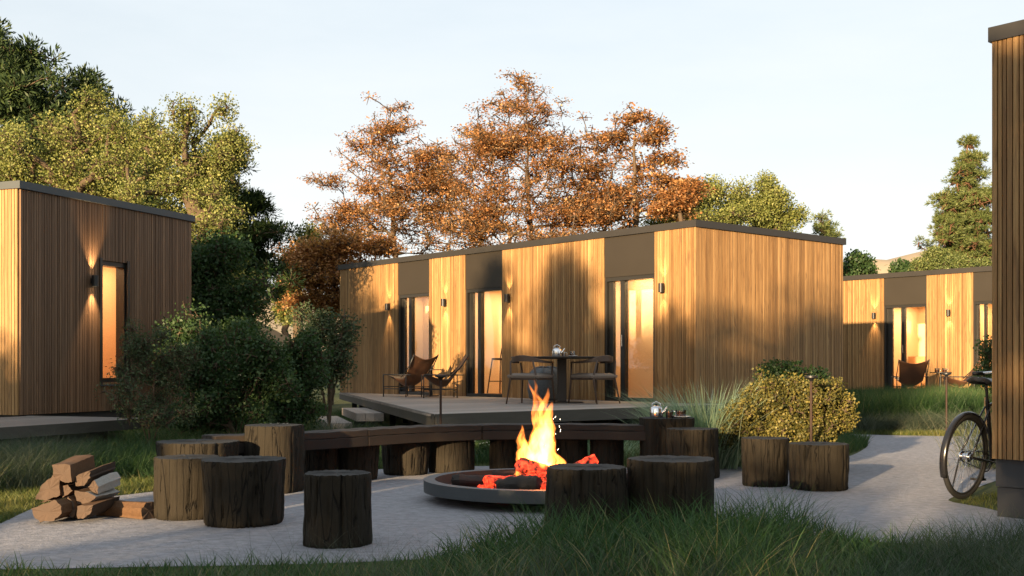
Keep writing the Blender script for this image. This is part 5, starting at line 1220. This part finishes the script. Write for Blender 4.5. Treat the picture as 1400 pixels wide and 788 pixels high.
def tuft(label, px, d, h, n, mat, seed, spread=.12, wd=.006, lean=.9, curl=.6, name='grass_tuft', cat='ornamental grass', group='ornamental grass tufts'):
    g = np.random.default_rng(seed); x = g.normal(0, spread, n); y = g.normal(0, spread, n); a = np.arctan2(y, x) + g.normal(0, .5, n)
    V, F, r = blades(x, y, h*g.uniform(.55, 1.1, n), g.uniform(.6, 1.2, n)*wd, seed, lean*.6, curl, 5, None, a)
    o = link(name, fast_mesh(name, V, F, M[mat], r)); o.location = at(px, d); return tag(o, label, cat, group)
tuft('large silvery blue grass clump left of the golden bush', 968, 12.3, 1.0, 1700, 'grass_blue', 301, .15, .012, .55)
tuft('smaller silvery grass clump right of the tea stump', 944, 12.6, .8, 800, 'grass_blue', 302, .10, .011, .55)
tuft('pale grass clump behind the bicycle saddle', 1366, 12.2, .75, 700, 'grass_pale', 303, .16, .007, .5)
tuft('silvery tuft between the bench and the long deck', 838, 13.4, .34, 420, 'grass_blue', 304, .2, .006)
tuft('pale tuft under the right rim of the left shrubs', 452, 16.2, .45, 420, 'grass_pale', 305, .2, .007)
# flowering plants
def flowers(label, px, d, h, n, spread, seed):
    g = np.random.default_rng(seed); t = empty('flowering_plant', at(px, d), 0, label, 'flowers', 'small white flowering plants')
    x, y = g.normal(0, spread, n), g.normal(0, spread*.7, n); H = h*g.uniform(.6, 1.1, n)
    V, F = tubes_from_edges(np.stack([x*.5, y*.5, np.zeros(n)], 1), np.stack([x, y, H], 1), np.full(n, .002), np.full(n, .002), 3); link('stems', fast_mesh('stems', V, F, M['l_green'], np.full(len(F), .5)), t)
    C = np.repeat(np.stack([x, y, H], 1), 6, 0); a = np.tile(np.arange(6)*math.pi/3, n); D = np.stack([np.cos(a), np.sin(a), np.full(len(a), .35)], 1); D /= np.linalg.norm(D, axis=1, keepdims=True)
    T = np.cross(D, np.array([0, 0, 1.])); V, F = leaf_quads(C + D*.009, D, T, np.full(len(C), .020), .36); link('petals', fast_mesh('petals', V, F, M['petal'], g.uniform(0, 1, len(F))), t)
    m = n*7; C = np.stack([g.normal(0, spread, m), g.normal(0, spread*.7, m), h*g.uniform(.05, .8, m)], 1); D = unit_rand(g, m); T = np.cross(D, unit_rand(g, m)); T /= np.linalg.norm(T, axis=1, keepdims=True)
    V, F = leaf_quads(C, D, T, g.uniform(.02, .04, m), .3); link('foliage', fast_mesh('foliage', V, F, M['l_green'], g.uniform(0, 1, m)), t)
flowers('white flowers behind the tall stump at the left bench end', 382, 12.6, .42, 46, .12, 401)
flowers('little white flowers in front of the long deck, right of the flames', 800, 13.4, .34, 22, .16, 402)
flowers('white blossoms seen through the gap under the bench', 655, 13.2, .30, 90, .14, 403)
# grey barn far off in the gap
bn = empty('barn', at(345, 62), R(20), 'small dark grey barn far off in the gap left of the long cabin', 'barn')
add_box(bn, 'wall', M['trim_grey'], (-1.9,-2.2,0), (1.9,2.2,2.4)); b = MB(); b.add([(-2.1,-2.4,2.4),(2.1,-2.4,2.4),(2.1,2.4,2.4),(-2.1,2.4,2.4),(0,-2.4,3.5),(0,2.4,3.5)], [(0,1,4),(3,5,2),(1,2,5,4),(0,4,5,3),(0,3,2,1)]); b.obj('roof', M['trim'], bn)
add_box(bn, 'door', M['bronze'], (-.6,-2.23,0), (.6,-2.201,2.0))
